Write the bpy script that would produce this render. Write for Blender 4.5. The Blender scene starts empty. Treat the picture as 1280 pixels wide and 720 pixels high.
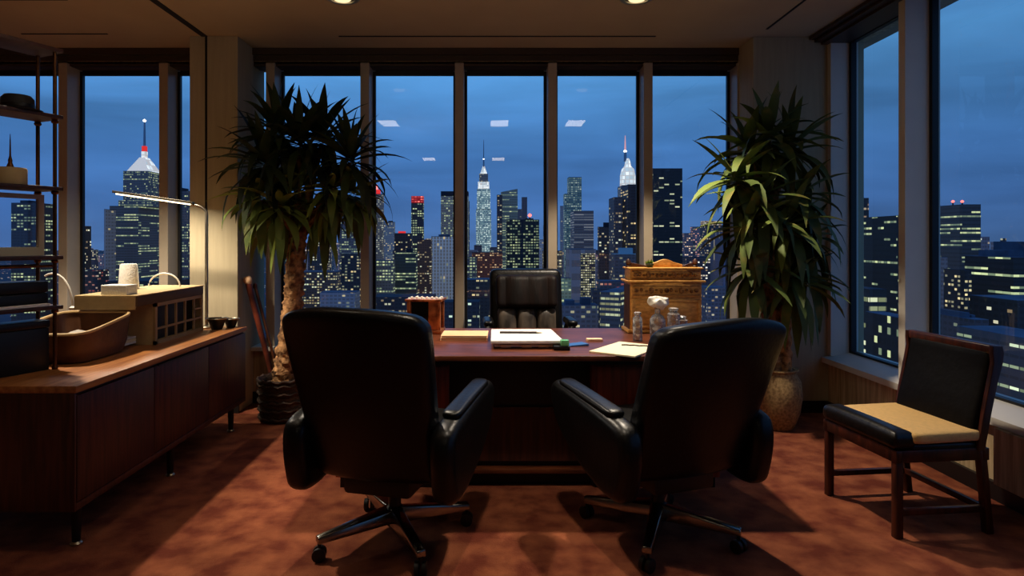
import bpy, bmesh, math, random
from mathutils import Vector, Matrix
random.seed(7)
S = bpy.context.scene
COL = S.collection
PI = math.pi
F = 780.0; CU, CV, EYE = 615.0, 300.0, 1.32

def P(u, v, Y):
    return Vector(((u - CU) * Y / F, Y, EYE - (v - CV) * Y / F))
def R(d): return math.radians(d)
def lin(c):
    out = []
    for x in c:
        x /= 255.0
        out.append(x / 12.92 if x <= .04045 else ((x + .055) / 1.055) ** 2.4)
    return tuple(out) + (1.0,)

# ------------------------------------------------------------------ materials
class NT:
    def __init__(self, name):
        self.m = bpy.data.materials.new(name); self.m.use_nodes = True
        self.t = self.m.node_tree; self.t.nodes.clear()
        self.out = self.t.nodes.new('ShaderNodeOutputMaterial')
    def n(self, ty, **kw):
        nd = self.t.nodes.new(ty)
        for k, v in kw.items(): setattr(nd, k, v)
        return nd
    def l(self, a, b): self.t.links.new(a, b)
    def put(self, sock, v):
        if hasattr(v, 'is_output'): self.l(v, sock)
        else: sock.default_value = v
    def math(self, op, a, b=None, c=None, clamp=False):
        nd = self.n('ShaderNodeMath', operation=op); nd.use_clamp = clamp
        self.put(nd.inputs[0], a)
        if b is not None: self.put(nd.inputs[1], b)
        if c is not None: self.put(nd.inputs[2], c)
        return nd.outputs[0]
    def mix(self, f, a, b, blend='MIX'):
        nd = self.n('ShaderNodeMix', data_type='RGBA', blend_type=blend)
        self.put(nd.inputs[0], f); self.put(nd.inputs[6], a); self.put(nd.inputs[7], b)
        return nd.outputs[2]
    def xyz(self, x, y, z):
        nd = self.n('ShaderNodeCombineXYZ')
        for i, v in enumerate((x, y, z)): self.put(nd.inputs[i], v)
        return nd.outputs[0]

MATS = {}
def mat(name, col, rough=.5, metal=0., var=.15, scale=8., stretch=(1, 1, 1), col2=None, bump=0., bscale=None,
        spec=.5, coat=0., emit=None, estr=0., sheen=0., detail=6., trans=0., ior=1.45, contrast=(.35, .65)):
    if name in MATS: return MATS[name]
    k = NT(name)
    b = k.n('ShaderNodeBsdfPrincipled')
    tc = k.n('ShaderNodeTexCoord'); mp = k.n('ShaderNodeMapping'); mp.inputs[3].default_value = stretch
    k.l(tc.outputs['Object'], mp.inputs[0])
    nz = k.n('ShaderNodeTexNoise'); nz.inputs['Scale'].default_value = scale; nz.inputs['Detail'].default_value = detail
    k.l(mp.outputs[0], nz.inputs['Vector'])
    mr = k.n('ShaderNodeMapRange'); mr.inputs[1].default_value, mr.inputs[2].default_value = contrast
    k.l(nz.outputs[0], mr.inputs[0])
    c1 = lin(col)
    c2 = lin(col2) if col2 else tuple(min(1, x * (1 - var)) for x in c1[:3]) + (1,)
    k.l(k.mix(mr.outputs[0], c2, c1), b.inputs['Base Color'])
    b.inputs['Roughness'].default_value = rough; b.inputs['Metallic'].default_value = metal
    b.inputs['Specular IOR Level'].default_value = spec; b.inputs['IOR'].default_value = ior
    b.inputs['Coat Weight'].default_value = coat; b.inputs['Sheen Weight'].default_value = sheen
    b.inputs['Transmission Weight'].default_value = trans
    if emit: b.inputs['Emission Color'].default_value = lin(emit); b.inputs['Emission Strength'].default_value = estr
    if bump:
        bz = k.n('ShaderNodeTexNoise'); bz.inputs['Scale'].default_value = bscale or scale * 4; bz.inputs['Detail'].default_value = 5
        k.l(mp.outputs[0], bz.inputs['Vector'])
        bp = k.n('ShaderNodeBump'); bp.inputs['Strength'].default_value = bump; bp.inputs['Distance'].default_value = .01
        k.l(bz.outputs[0], bp.inputs['Height']); k.l(bp.outputs[0], b.inputs['Normal'])
    k.l(b.outputs[0], k.out.inputs[0])
    MATS[name] = k.m
    return k.m

def thin_glass(name, tint=(.93, .96, 1, 1), refl=1.0, rough=0.):
    k = NT(name)
    tr = k.n('ShaderNodeBsdfTransparent'); tr.inputs[0].default_value = tint
    gl = k.n('ShaderNodeBsdfGlossy'); gl.inputs['Roughness'].default_value = rough
    lw = k.n('ShaderNodeFresnel'); lw.inputs[0].default_value = 1.5
    mx = k.n('ShaderNodeMixShader')
    k.l(k.math('MULTIPLY', lw.outputs[0], refl, clamp=True), mx.inputs[0]); k.l(tr.outputs[0], mx.inputs[1]); k.l(gl.outputs[0], mx.inputs[2])
    k.l(mx.outputs[0], k.out.inputs[0])
    return k.m

def facade(name, base, wa=(205, 225, 190), wb=(245, 215, 150), w=3., h=3.6, mx=.15, mz=.25, frac=.3, row=.5, estr=.6,
           seed=0., glass=.5, run=1., amb=.10):
    """Tower wall: a grid of windows, some of them lit."""
    k = NT(name)
    b = k.n('ShaderNodeBsdfPrincipled'); b.inputs['Roughness'].default_value = .55
    tc = k.n('ShaderNodeTexCoord'); oi = k.n('ShaderNodeObjectInfo')
    sp = k.n('ShaderNodeSeparateXYZ'); k.l(tc.outputs['Object'], sp.inputs[0])
    sn = k.n('ShaderNodeSeparateXYZ'); k.l(tc.outputs['Normal'], sn.inputs[0])
    ax = k.math('ABSOLUTE', sn.outputs[0]); ay = k.math('ABSOLUTE', sn.outputs[1])
    isx = k.math('GREATER_THAN', ax, ay)
    U = k.math('ADD', k.math('MULTIPLY', sp.outputs[1], isx), k.math('MULTIPLY', sp.outputs[0], k.math('SUBTRACT', 1., isx)))
    wall = k.math('LESS_THAN', k.math('ABSOLUTE', sn.outputs[2]), .5)
    us = k.math('DIVIDE', U, w); zs = k.math('DIVIDE', sp.outputs[2], h)
    cu = k.math('FLOOR', us); cz = k.math('FLOOR', zs); fu = k.math('FRACT', us); fz = k.math('FRACT', zs)
    cr = k.math('FLOOR', k.math('DIVIDE', cu, run))
    sd = k.math('ADD', k.math('MULTIPLY', oi.outputs['Random'], 50.), k.math('ADD', seed, k.math('MULTIPLY', isx, 13.7)))
    wn = k.n('ShaderNodeTexWhiteNoise', noise_dimensions='3D'); k.l(k.xyz(cr, cz, sd), wn.inputs[0])
    wr = k.n('ShaderNodeTexWhiteNoise', noise_dimensions='3D'); k.l(k.xyz(3.3, cz, sd), wr.inputs[0])
    rv = k.math('POWER', wr.outputs[0], 2.)
    thr = k.math('MULTIPLY', frac, k.math('ADD', 1. - row, k.math('MULTIPLY', rv, 3. * row)))
    lit = k.math('LESS_THAN', wn.outputs[0], thr)
    def band(f, m): return k.math('MULTIPLY', k.math('GREATER_THAN', f, m), k.math('LESS_THAN', f, 1. - m))
    msk = k.math('MULTIPLY', k.math('MULTIPLY', band(fu, mx), band(fz, mz)), wall)
    on = k.math('MULTIPLY', lit, msk)
    wc = k.n('ShaderNodeTexWhiteNoise', noise_dimensions='3D'); k.l(k.xyz(cu, cz, k.math('ADD', sd, 7.)), wc.inputs[0])
    ec = k.mix(wc.outputs[0], lin(wa), lin(wb))
    es = k.math('MULTIPLY', on, k.math('MULTIPLY', estr, k.math('ADD', .2, k.math('MULTIPLY', k.math('POWER', wc.outputs[0], 2.), 1.35))))
    bc = lin(base); bc = (bc[0] * 1.7, bc[1] * 1.3, bc[2] * .95, 1); gc = tuple(x * glass for x in bc[:3]) + (1,)
    k.l(k.mix(msk, bc, gc), b.inputs['Base Color'])
    if amb:  # walls emit their own colour to stand in for haze
        es2 = k.math('ADD', es, amb)
        ec = k.mix(on, bc, ec); es = es2
    k.l(ec, b.inputs['Emission Color']); k.l(es, b.inputs['Emission Strength'])
    k.l(b.outputs[0], k.out.inputs[0])
    k.m.cycles.emission_sampling = 'NONE'
    return k.m

def emitter(name, col, s, sample=False):
    k = NT(name); e = k.n('ShaderNodeEmission'); e.inputs[0].default_value = lin(col); e.inputs[1].default_value = s
    k.l(e.outputs[0], k.out.inputs[0])
    if not sample: k.m.cycles.emission_sampling = 'NONE'
    return k.m

# ------------------------------------------------------------------ mesh helpers
class MB:
    def __init__(self): self.bm = bmesh.new()
    def _merge(self, t, M=None):
        if M is not None: bmesh.ops.transform(t, matrix=M, verts=t.verts)
        me = bpy.data.meshes.new('tmp'); t.to_mesh(me); t.free()
        self.bm.from_mesh(me); bpy.data.meshes.remove(me)
    def box(self, a, b, bev=0., seg=2, M=None):
        t = bmesh.new(); bmesh.ops.create_cube(t, size=1)
        c = [(a[i] + b[i]) / 2 for i in range(3)]; s = [abs(b[i] - a[i]) for i in range(3)]
        for v in t.verts: v.co = Vector((c[i] + v.co[i] * s[i] for i in range(3)))
        if bev: bmesh.ops.bevel(t, geom=t.edges[:], offset=bev, segments=seg, profile=.5, affect='EDGES')
        self._merge(t, M); return self
    def hexa(self, bot, top, bev=0.):
        t = bmesh.new(); vs = [t.verts.new(p) for p in list(bot) + list(top)]; n = len(bot)
        t.faces.new(vs[:n][::-1]); t.faces.new(vs[n:])
        for i in range(n): t.faces.new((vs[i], vs[(i + 1) % n], vs[n + (i + 1) % n], vs[n + i]))
        bmesh.ops.recalc_face_normals(t, faces=t.faces)
        if bev: bmesh.ops.bevel(t, geom=t.edges[:], offset=bev, segments=2, profile=.5, affect='EDGES')
        self._merge(t); return self
    def prism(self, outline, t0, t1, axis='x', bev=0., M=None, seg=3):
        """2-D outline extruded between t0 and t1 along an axis."""
        t = bmesh.new()
        def mk(p, d):
            return {'x': (d, p[0], p[1]), 'y': (p[0], d, p[1]), 'z': (p[0], p[1], d)}[axis]
        A = [t.verts.new(mk(p, t0)) for p in outline]; B = [t.verts.new(mk(p, t1)) for p in outline]
        t.faces.new(A[::-1]); t.faces.new(B); n = len(A); cap = []
        for i in range(n): t.faces.new((A[i], A[(i + 1) % n], B[(i + 1) % n], B[i]))
        bmesh.ops.recalc_face_normals(t, faces=t.faces)
        if bev:
            sa, sb = set(A), set(B)
            cap = [e for e in t.edges if (e.verts[0] in sa and e.verts[1] in sa) or (e.verts[0] in sb and e.verts[1] in sb)]
            bmesh.ops.bevel(t, geom=cap, offset=bev, segments=seg, profile=.5, affect='EDGES')
        self._merge(t, M); return self
    def tube(self, pts, r, seg=10, r_fn=None):
        pts = [Vector(p) for p in pts]; t = bmesh.new(); rings = []
        n = len(pts); up = Vector((0, 0, 1))
        for i, p in enumerate(pts):
            d = (pts[min(i + 1, n - 1)] - pts[max(i - 1, 0)]).normalized()
            a = d.cross(up) if abs(d.z) < .95 else d.cross(Vector((1, 0, 0)))
            a.normalize(); b = d.cross(a).normalized()
            rr = r[i] if isinstance(r, (list, tuple)) else r
            ring = []
            for j in range(seg):
                th = 2 * PI * j / seg
                q = rr * (r_fn(i, j) if r_fn else 1)
                ring.append(t.verts.new(p + (a * math.cos(th) + b * math.sin(th)) * q))
            rings.append(ring)
        for i in range(n - 1):
            for j in range(seg):
                t.faces.new((rings[i][j], rings[i][(j + 1) % seg], rings[i + 1][(j + 1) % seg], rings[i + 1][j]))
        t.faces.new(rings[0][::-1]); t.faces.new(rings[-1])
        bmesh.ops.recalc_face_normals(t, faces=t.faces)
        self._merge(t); return self
    def lathe(self, prof, c=(0, 0, 0), seg=24, M=None, sx=1., sy=1.):
        t = bmesh.new(); rings = []
        for r, z in prof:
            rings.append([t.verts.new((c[0] + max(r, 1e-4) * math.cos(2 * PI * j / seg) * sx, c[1] + max(r, 1e-4) * math.sin(2 * PI * j / seg) * sy, c[2] + z)) for j in range(seg)])
        for i in range(len(rings) - 1):
            for j in range(seg):
                t.faces.new((rings[i][j], rings[i][(j + 1) % seg], rings[i + 1][(j + 1) % seg], rings[i + 1][j]))
        t.faces.new(rings[0][::-1]); t.faces.new(rings[-1])
        bmesh.ops.recalc_face_normals(t, faces=t.faces)
        self._merge(t, M); return self
    def soft(self, w, d, h, R_, r, n=14, puff=0., fn=None, M=None):
        """Upholstery pad: w (x) by d (z) with corner radius R_, h thick (y), edge radius r; fn bends it."""
        t = bmesh.new(); bmesh.ops.create_cube(t, size=2)
        bmesh.ops.subdivide_edges(t, edges=t.edges[:], cuts=n, use_grid_fill=True)
        for v in t.verts:
            x, y, z = [math.sin(c * PI / 2) for c in v.co]
            px, py, pz = x * w / 2, y * h / 2, z * d / 2
            e = min(w / 2 - abs(px), d / 2 - abs(pz)); ey = h / 2 - abs(py)
            if e < r and ey < r:
                a, b = r - e, r - ey; m = max(a, b); q = math.hypot(a, b)
                if q > 1e-9:
                    a, b = a * m / q, b * m / q
                    e2 = r - a; py = math.copysign(h / 2 - (r - b), py)
                    px = max(-(w / 2 - e2), min(w / 2 - e2, px)); pz = max(-(d / 2 - e2), min(d / 2 - e2, pz))
            ix, iz = max(w / 2 - R_, 0), max(d / 2 - R_, 0)
            qx = max(-ix, min(ix, px)); qz = max(-iz, min(iz, pz)); ox, oz = px - qx, pz - qz
            if abs(ox) > 1e-9 and abs(oz) > 1e-9:
                m = max(abs(ox), abs(oz)); q = math.hypot(ox, oz); px, pz = qx + ox * m / q, qz + oz * m / q
            py += math.copysign(puff * (1 - x * x) * (1 - z * z), y) if abs(y) > .5 else 0
            v.co = Vector((px, py, pz))
            if fn: v.co = Vector(fn(v.co))
        self._merge(t, M); return self
    def build(self, name, m, parent=None, smooth=40, loc=None, rot=None):
        me = bpy.data.meshes.new(name); self.bm.to_mesh(me); self.bm.free()
        me.materials.append(m)
        if smooth:
            for p in me.polygons: p.use_smooth = True
            me.set_sharp_from_angle(angle=R(smooth))
        o = bpy.data.objects.new(name, me); COL.objects.link(o)
        if parent: o.parent = parent
        if loc is not None: o.location = loc
        if rot is not None: o.rotation_euler = rot
        return o

def tag(o, label=None, cat=None, group=None, kind=None):
    if label: o['label'] = label
    if cat: o['category'] = cat
    if group: o['group'] = group
    if kind: o['kind'] = kind
    return o
def thing(name, label, cat, loc=(0, 0, 0), rz=0., group=None):
    o = bpy.data.objects.new(name, None); COL.objects.link(o); o.location = loc; o.rotation_euler = (0, 0, rz)
    o.empty_display_size = .1
    return tag(o, label, cat, group)
def struct(name, mb, m, parent=None, smooth=0):
    o = mb.build(name, m, parent, smooth)
    if not parent: o['kind'] = 'structure'
    return o
def clone(o, parent=None):
    c = o.copy(); COL.objects.link(c); c.parent = parent
    for ch in list(o.children): clone(ch, c)
    return c

# ------------------------------------------------------------------ palette
M_carpet = mat('carpet_pile', (148, 84, 54), rough=.95, spec=.1, scale=7, col2=(100, 44, 28), bump=.5, bscale=160, sheen=.05, detail=12, contrast=(.36, .66))
M_ceil = mat('ceiling_plaster', (176, 156, 126), rough=.9, var=.06, scale=3)
M_wall = mat('fabric_wallcovering', (176, 162, 132), rough=.9, var=.1, scale=40, stretch=(1, 1, .06), bump=.12, bscale=120)
M_dark = mat('dark_bronze_trim', (62, 48, 38), rough=.5, var=.1)
M_fin = mat('bronze_anodised_mullion', (172, 158, 138), rough=.45, var=.06, spec=.4)
M_fin_r = mat('sky_lit_mullion', (214, 208, 196), rough=.5, var=.04)  # mullion tone lightened in place of sky light on the right wall
M_frame = mat('black_window_gasket', (16, 16, 20), rough=.5)
M_sill = mat('painted_sill', (192, 186, 174), rough=.5, var=.06)
M_spandrel = mat('limed_wood_panel', (168, 142, 102), rough=.7, scale=10, stretch=(4, 4, .25), col2=(120, 98, 68), detail=4)
M_base = mat('black_baseboard', (18, 14, 14), rough=.5)
M_groove = mat('ceiling_slot_black', (14, 11, 9), rough=.8)
M_leather = mat('black_leather', (11, 10, 11), rough=.34, spec=.36, var=.3, scale=14, bump=.12, bscale=60)
M_leather_b = mat('creased_black_leather', (18, 14, 13), rough=.36, spec=.4, scale=10, bump=.35, bscale=22)
M_leather_d = mat('dull_black_leather', (8, 6, 6), rough=.55, spec=.16, scale=10, bump=.3, bscale=18)
M_headrest = mat('brown_black_headrest', (28, 17, 14), spec=.25, rough=.55, scale=8, stretch=(2.5, 1, .5), col2=(14, 10, 9), bump=.5, bscale=14)
M_pad = mat('worn_grey_brown_leather', (104, 92, 80), rough=.45, scale=9, bump=.5, bscale=18, col2=(38, 32, 28), stretch=(1, 1, .4))
M_chrome = mat('dull_chrome', (150, 146, 140), rough=.22, metal=1., var=.1)
M_caster = mat('caster_rubber', (14, 13, 13), rough=.5)
M_walnut = mat('walnut_veneer', (112, 58, 32), rough=.34, scale=5, stretch=(1, 9, 9), col2=(70, 33, 18), detail=6)
M_walnut_v = mat('walnut_veneer_vertical', (78, 38, 26), rough=.45, scale=5, stretch=(9, 9, .7), col2=(46, 22, 15), detail=6)
M_deskwood = mat('red_walnut_panel', (176, 78, 52), rough=.4, scale=5, stretch=(9, 9, .7), col2=(120, 52, 36), detail=6)  # panel wood lightened to make up for missing light on the desk front
M_credtop = mat('oiled_teak_top', (178, 116, 62), rough=.4, scale=5, stretch=(9, .7, 9), col2=(140, 84, 42))
M_black = mat('black_lacquer', (8, 7, 7), rough=.45)
M_brass = mat('aged_brass', (104, 68, 42), rough=.42, metal=1., var=.3, scale=20)
M_shelf = mat('reddish_shelf_wood', (66, 34, 24), rough=.5, scale=6, stretch=(1, 8, 8), col2=(40, 20, 14))
M_paper = mat('white_paper', (236, 230, 226), rough=.85, var=.03)
M_cream = mat('cream_paper', (244, 230, 194), rough=.85, var=.04)
M_manila = mat('manila_card', (236, 190, 146), rough=.8, var=.08)
M_oak = mat('carved_golden_oak', (228, 170, 86), rough=.5, scale=34, stretch=(1, 2, 2), col2=(190, 134, 60), bump=.12, bscale=40)
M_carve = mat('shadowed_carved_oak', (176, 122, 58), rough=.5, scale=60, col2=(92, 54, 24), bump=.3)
M_oakdark = mat('dark_oak_wood', (84, 44, 22), rough=.45, scale=14, col2=(52, 26, 14))  # darker oak for the cabinet side, scrolls, finials and a stick
M_bark = mat('rough_bark', (196, 146, 96), rough=.95, scale=22, col2=(92, 60, 38), bump=1., bscale=45)
M_terra = mat('speckled_stoneware', (168, 138, 92), rough=.8, scale=60, col2=(118, 92, 58), bump=.2)
M_soil = mat('potting_soil', (38, 26, 18), rough=1., scale=40)
M_basket = mat('dark_wicker', (66, 42, 26), rough=.75, scale=20, stretch=(1, 1, 3), col2=(22, 14, 10), bump=.9, bscale=55)
M_stick = mat('red_brown_cane', (112, 50, 34), rough=.32, scale=10, col2=(60, 26, 18))
M_tan = mat('tan_corduroy', (228, 184, 114), rough=.95, scale=60, var=.12, bump=.25, bscale=90, sheen=.2)
M_redwood = mat('mahogany_frame', (74, 32, 20), rough=.36, scale=7, stretch=(6, 6, 1), col2=(38, 16, 11))
M_styro = mat('white_foam', (238, 234, 222), rough=.9, bump=.35, bscale=90, var=.06, scale=30)
M_tub = mat('brown_leather_hide', (104, 66, 42), rough=.42, scale=7, col2=(62, 36, 22), bump=.2)
M_rim = mat('tan_rim_edge', (206, 172, 116), rough=.5)
M_boxtan = mat('tan_linen_board', (186, 160, 112), rough=.8, var=.1, scale=30)
M_boxdk = mat('dark_brown_lid_edge', (88, 66, 42), rough=.6)
M_metal = mat('brushed_nickel', (176, 168, 150), rough=.32, metal=1., var=.08)
M_white = mat('white_enamel', (228, 224, 212), rough=.4, var=.03)
M_beige = mat('beige_painted_frame', (206, 192, 158), rough=.6, var=.06)
M_hat = mat('black_felt', (10, 9, 9), rough=.7)
M_copper = mat('copper_lacquer', (214, 132, 82), rough=.28, metal=.45, col2=(120, 58, 34), scale=16)
M_glassblk = mat('smoked_glass', (10, 8, 8), rough=.06, spec=.8)
M_blue = mat('blue_plastic_film', (58, 100, 160), rough=.3, var=.1)
M_green = mat('green_translucent_plastic', (110, 190, 130), rough=.25, var=.15)
M_ink = mat('dark_ink', (52, 40, 40), rough=.6)
M_glass = thin_glass('window_glass', (.95, .97, 1, 1), 1.25)
def crystal(name, tint, glint):
    k = NT(name)
    tr = k.n('ShaderNodeBsdfTransparent'); tr.inputs[0].default_value = tint
    gl = k.n('ShaderNodeBsdfGlossy'); gl.inputs['Roughness'].default_value = .08
    df = k.n('ShaderNodeBsdfDiffuse'); df.inputs[0].default_value = lin(glint)  # white diffuse patches stand in for reflections on the glass
    fr = k.n('ShaderNodeFresnel'); fr.inputs[0].default_value = 1.6
    m1 = k.n('ShaderNodeMixShader'); k.l(k.math('MULTIPLY', fr.outputs[0], 1.6, clamp=True), m1.inputs[0]); k.l(tr.outputs[0], m1.inputs[1]); k.l(gl.outputs[0], m1.inputs[2])
    tc = k.n('ShaderNodeTexCoord'); nz = k.n('ShaderNodeTexNoise'); nz.inputs['Scale'].default_value = 28.; k.l(tc.outputs['Object'], nz.inputs[0])
    mr = k.n('ShaderNodeMapRange'); mr.inputs[1].default_value = .45; mr.inputs[2].default_value = .7; mr.inputs[3].default_value = .12; mr.inputs[4].default_value = .6; k.l(nz.outputs[0], mr.inputs[0])
    m2 = k.n('ShaderNodeMixShader'); k.l(mr.outputs[0], m2.inputs[0]); k.l(m1.outputs[0], m2.inputs[1]); k.l(df.outputs[0], m2.inputs[2])
    k.l(m2.outputs[0], k.out.inputs[0]); return k.m
M_crystal = crystal('clear_crystal', (.9, .92, .95, 1), (225, 222, 220))
M_amber = crystal('amber_spirit', (.85, .6, .4, 1), (190, 120, 64))
M_tube = emitter('lamp_tube_glow', (255, 226, 178), 6.5, True)
M_panel = emitter('ceiling_panel_glow', (255, 240, 214), 9., True)
M_bulb = emitter('downlight_bulb_glow', (255, 226, 176), 1.3, False)

def leafmat(name, a, b, tip):
    k = NT(name); p = k.n('ShaderNodeBsdfPrincipled'); g = k.n('ShaderNodeNewGeometry')
    tc = k.n('ShaderNodeTexCoord'); nz = k.n('ShaderNodeTexNoise'); nz.inputs['Scale'].default_value = 9.; k.l(tc.outputs['Object'], nz.inputs[0])
    c = k.mix(g.outputs['Random Per Island'], lin(a), lin(b))
    mr = k.n('ShaderNodeMapRange'); mr.inputs[1].default_value = .55; mr.inputs[2].default_value = .8; k.l(nz.outputs[0], mr.inputs[0])
    k.l(k.mix(mr.outputs[0], c, lin(tip)), p.inputs['Base Color'])
    p.inputs['Roughness'].default_value = .6; p.inputs['Specular IOR Level'].default_value = .25
    k.l(p.outputs[0], k.out.inputs[0]); return k.m
M_leafL = leafmat('strap_leaf_deep_green', (18, 26, 15), (52, 68, 30), (74, 62, 34))
M_leafY = leafmat('strap_leaf_yellow_green', (40, 58, 22), (140, 156, 66), (120, 110, 50))
M_leafR = leafmat('strap_leaf_olive', (32, 46, 22), (104, 120, 54), (126, 106, 50))

# ================================================================== ROOM
H = 2.876
XR, XRG = 2.56, 2.73          # right wall room face, glass
YB, YG = 5.05, 5.22           # back wall room face, glass
XL, YR = -5.2, -3.2           # left and rear walls
SILL = .46
WT = 2.725                    # head of the back windows

struct('floor', MB().box((XL - .2, YR - .2, -.2), (XRG + .3, YG + .3, 0)), M_carpet)
struct('ceiling', MB().box((XL - .2, YR - .2, H), (XRG + .3, YG + .3, H + .2)), M_ceil)
struct('wall_left', MB().box((XL - .2, YR, 0), (XL, YG + .1, H)), M_wall)
struct('wall_rear', MB().box((XL, YR - .2, 0), (XRG + .2, YR, H)), M_wall)
# under-window panels and heads
struct('wall_back', MB().box((XL, YB + .02, 0), (XRG + .2, YG + .12, SILL - .03)).box((XL, YB + .03, WT + .03), (XRG + .2, YG + .12, H)), M_spandrel)
M_spandrel_r = mat('lit_limed_wood_panel', (206, 182, 142), rough=.7, scale=10, stretch=(4, 4, .25), col2=(160, 136, 98), detail=4)  # right-wall panel wood lightened to stand in for light falling on it
struct('wall_right', MB().box((XR + .01, -1.6, 0), (XRG + .12, 4.77, SILL - .04)).box((XR + .05, -1.6, 2.835), (XRG + .12, 4.77, H))
       .box((XR, YR, 0), (XRG + .12, -1.6, H)), M_spandrel_r)
struct('wall_left_column', MB().box((-2.307, 4.76, 0), (-1.94, YG + .1, H), .004), M_wall)
struct('wall_right_column', MB().box((2.0, 4.78, 0), (XRG + .12, YG + .1, H), .004), M_wall)
struct('trim_1', MB().box((-2.186, 4.752, 0), (-2.172, 4.762, H - .001)), M_groove)          # joint down the left column
struct('baseboard_right', MB().box((XR - .012, -1.6, 0), (XR + .012, 4.779, .09)).box((2.0, 4.768, 0), (XR, 4.782, .09)), M_base)
struct('baseboard_back', MB().box((-1.94, YB + .006, 0), (2.0, YB + .022, .09)).box((XL, YB + .006, 0), (-2.307, YB + .022, .09)), M_base)
struct('baseboard_left', MB().box((-2.32, 4.748, 0), (-1.928, 4.762, .09)), M_base)
# sills
struct('trim_2', MB().box((-1.94, YB - .04, SILL - .035), (2.0, YG + .1, SILL), .006).box((XL, YB - .04, SILL - .035), (-2.307, YG + .1, SILL), .006), M_sill)
mb = MB().prism([(XR - .035, SILL - .075), (XR - .035, SILL - .035), (XRG - .02, SILL + .005), (XRG + .1, SILL + .005), (XRG + .1, SILL - .075)], -1.6, 4.779, 'y')
struct('trim_3', mb, M_fin_r)
# convector box on the right wall near the side chair
struct('trim_4', MB().box((XR - .055, -1.6, .1), (XR + .01, 3.12, SILL - .077), .004), M_spandrel_r)
# ceiling grooves and slots
struct('trim_5', MB().box((-2.215, YR, H - .006), (-2.17, 4.76, H + .01)), M_groove)
struct('trim_6', MB().box((2.02, 2.2, H - .004), (2.035, 4.60, H + .01)), M_groove)
struct('trim_7', MB().box((-1.17, 4.755, H - .004), (1.25, 4.772, H + .01)), M_groove)
struct('trim_8', MB().box((-3.55, 4.70, H - .004), (-2.9, 4.715, H + .01)), M_groove)
struct('trim_9', MB().box((-3.4, 4.03, H - .004), (-2.75, 4.045, H + .01)), M_groove)
# stepped valances
def valance(x0, x1):
    m = MB()
    m.box((x0, YB + .04, H - .14), (x1, YG, H)).box((x0, YB + .0, H - .055), (x1, YB + .05, H)).box((x0, YB + .02, H - .1), (x1, YB + .05, H - .06)).box((x0, YB + .03, H - .14), (x1, YB + .06, H - .105))
    return m
struct('trim_10', valance(-1.94, 2.0), M_dark)
struct('trim_11', valance(XL, -2.307), M_dark)
m = MB().box((2.43, -1.6, 2.852), (XR + .05, 4.78, H)).box((2.47, -1.6, 2.832), (XR + .06, 4.78, 2.85)).box((2.52, -1.6, 2.815), (XRG, 4.78, 2.832))
struct('trim_12', m, M_dark)

# mullion fins
fins_b = [-1.795, -1.03, -.265, .49, 1.265, 2.0 + .0]
fins_l = [-4.29, -3.475, -2.66]
tn = 13
for x in fins_l + fins_b[:-1]:
    struct('trim_%d' % tn, MB().box((x - .036, YB, SILL), (x + .036, YG + .05, H - .12), .003), M_fin); tn += 1
struct('trim_%d' % tn, MB().box((1.985, YB, SILL), (2.06, YG + .05, H - .12), .003), M_fin); tn += 1
fins_r = [3.90, 2.74, 1.58, .42, -.74]
for y in fins_r:
    struct('trim_%d' % tn, MB().box((XR, y - .032, SILL - .02), (XRG + .05, y + .032, 2.84), .003), M_fin_r); tn += 1
struct('trim_%d' % tn, MB().box((XR + .01, 4.735, SILL - .02), (XRG + .05, 4.785, 2.84), .003), M_fin_r); tn += 1

wn_ = 1
def window(pts_frame, pane):
    global wn_
    fr = struct('window_%d' % wn_, pts_frame, M_frame); wn_ += 1
    g = pane.build('pane', M_glass, fr, 0)
    return fr
def back_win(x0, x1):
    t = .022; f = MB()
    y0, y1 = YG - .012, YG + .02; z0, z1 = SILL, WT
    f.box((x0, y0, z0), (x0 + t, y1, z1)).box((x1 - t, y0, z0), (x1, y1, z1)).box((x0 + t, y0, z1 - .03), (x1 - t, y1, z1 + .06)).box((x0 + t, y0, z0), (x1 - t, y1, z0 + .03))
    p = MB(); t_ = p.bm; vs = [t_.verts.new(c) for c in ((x0 + t, YG, z0 + .03), (x1 - t, YG, z0 + .03), (x1 - t, YG, z1 - .03), (x0 + t, YG, z1 - .03))]; t_.faces.new(vs)
    window(f, p)
def right_win(y0, y1):
    t = .028; f = MB()
    x0, x1 = XRG - .02, XRG + .02; z0, z1 = SILL, 2.83
    f.box((x0, y0, z0), (x1, y0 + t, z1)).box((x0, y1 - t, z0), (x1, y1, z1)).box((x0, y0 + t, z1 - .02), (x1, y1 - t, z1 + .01)).box((x0, y0 + t, z0), (x1, y1 - t, z0 + .02))
    p = MB(); t_ = p.bm; vs = [t_.verts.new(c) for c in ((XRG, y0 + t, z0 + .02), (XRG, y1 - t, z0 + .02), (XRG, y1 - t, z1 - .02), (XRG, y0 + t, z1 - .02))]; t_.faces.new(vs[::-1])
    window(f, p)
for a, b in zip(fins_b[:-1], fins_b[1:]): back_win(a + .036, b - (.036 if b < 1.9 else .015))
for a, b in ((-5.2, -4.326), (-4.254, -3.511), (-3.439, -2.696), (-2.624, -2.307)): back_win(a, b)
right_win(3.932, 4.735)
for a, b in zip(fins_r[:-1], fins_r[1:]): right_win(b + .032, a - .032)
right_win(-1.6, -.772)

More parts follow.
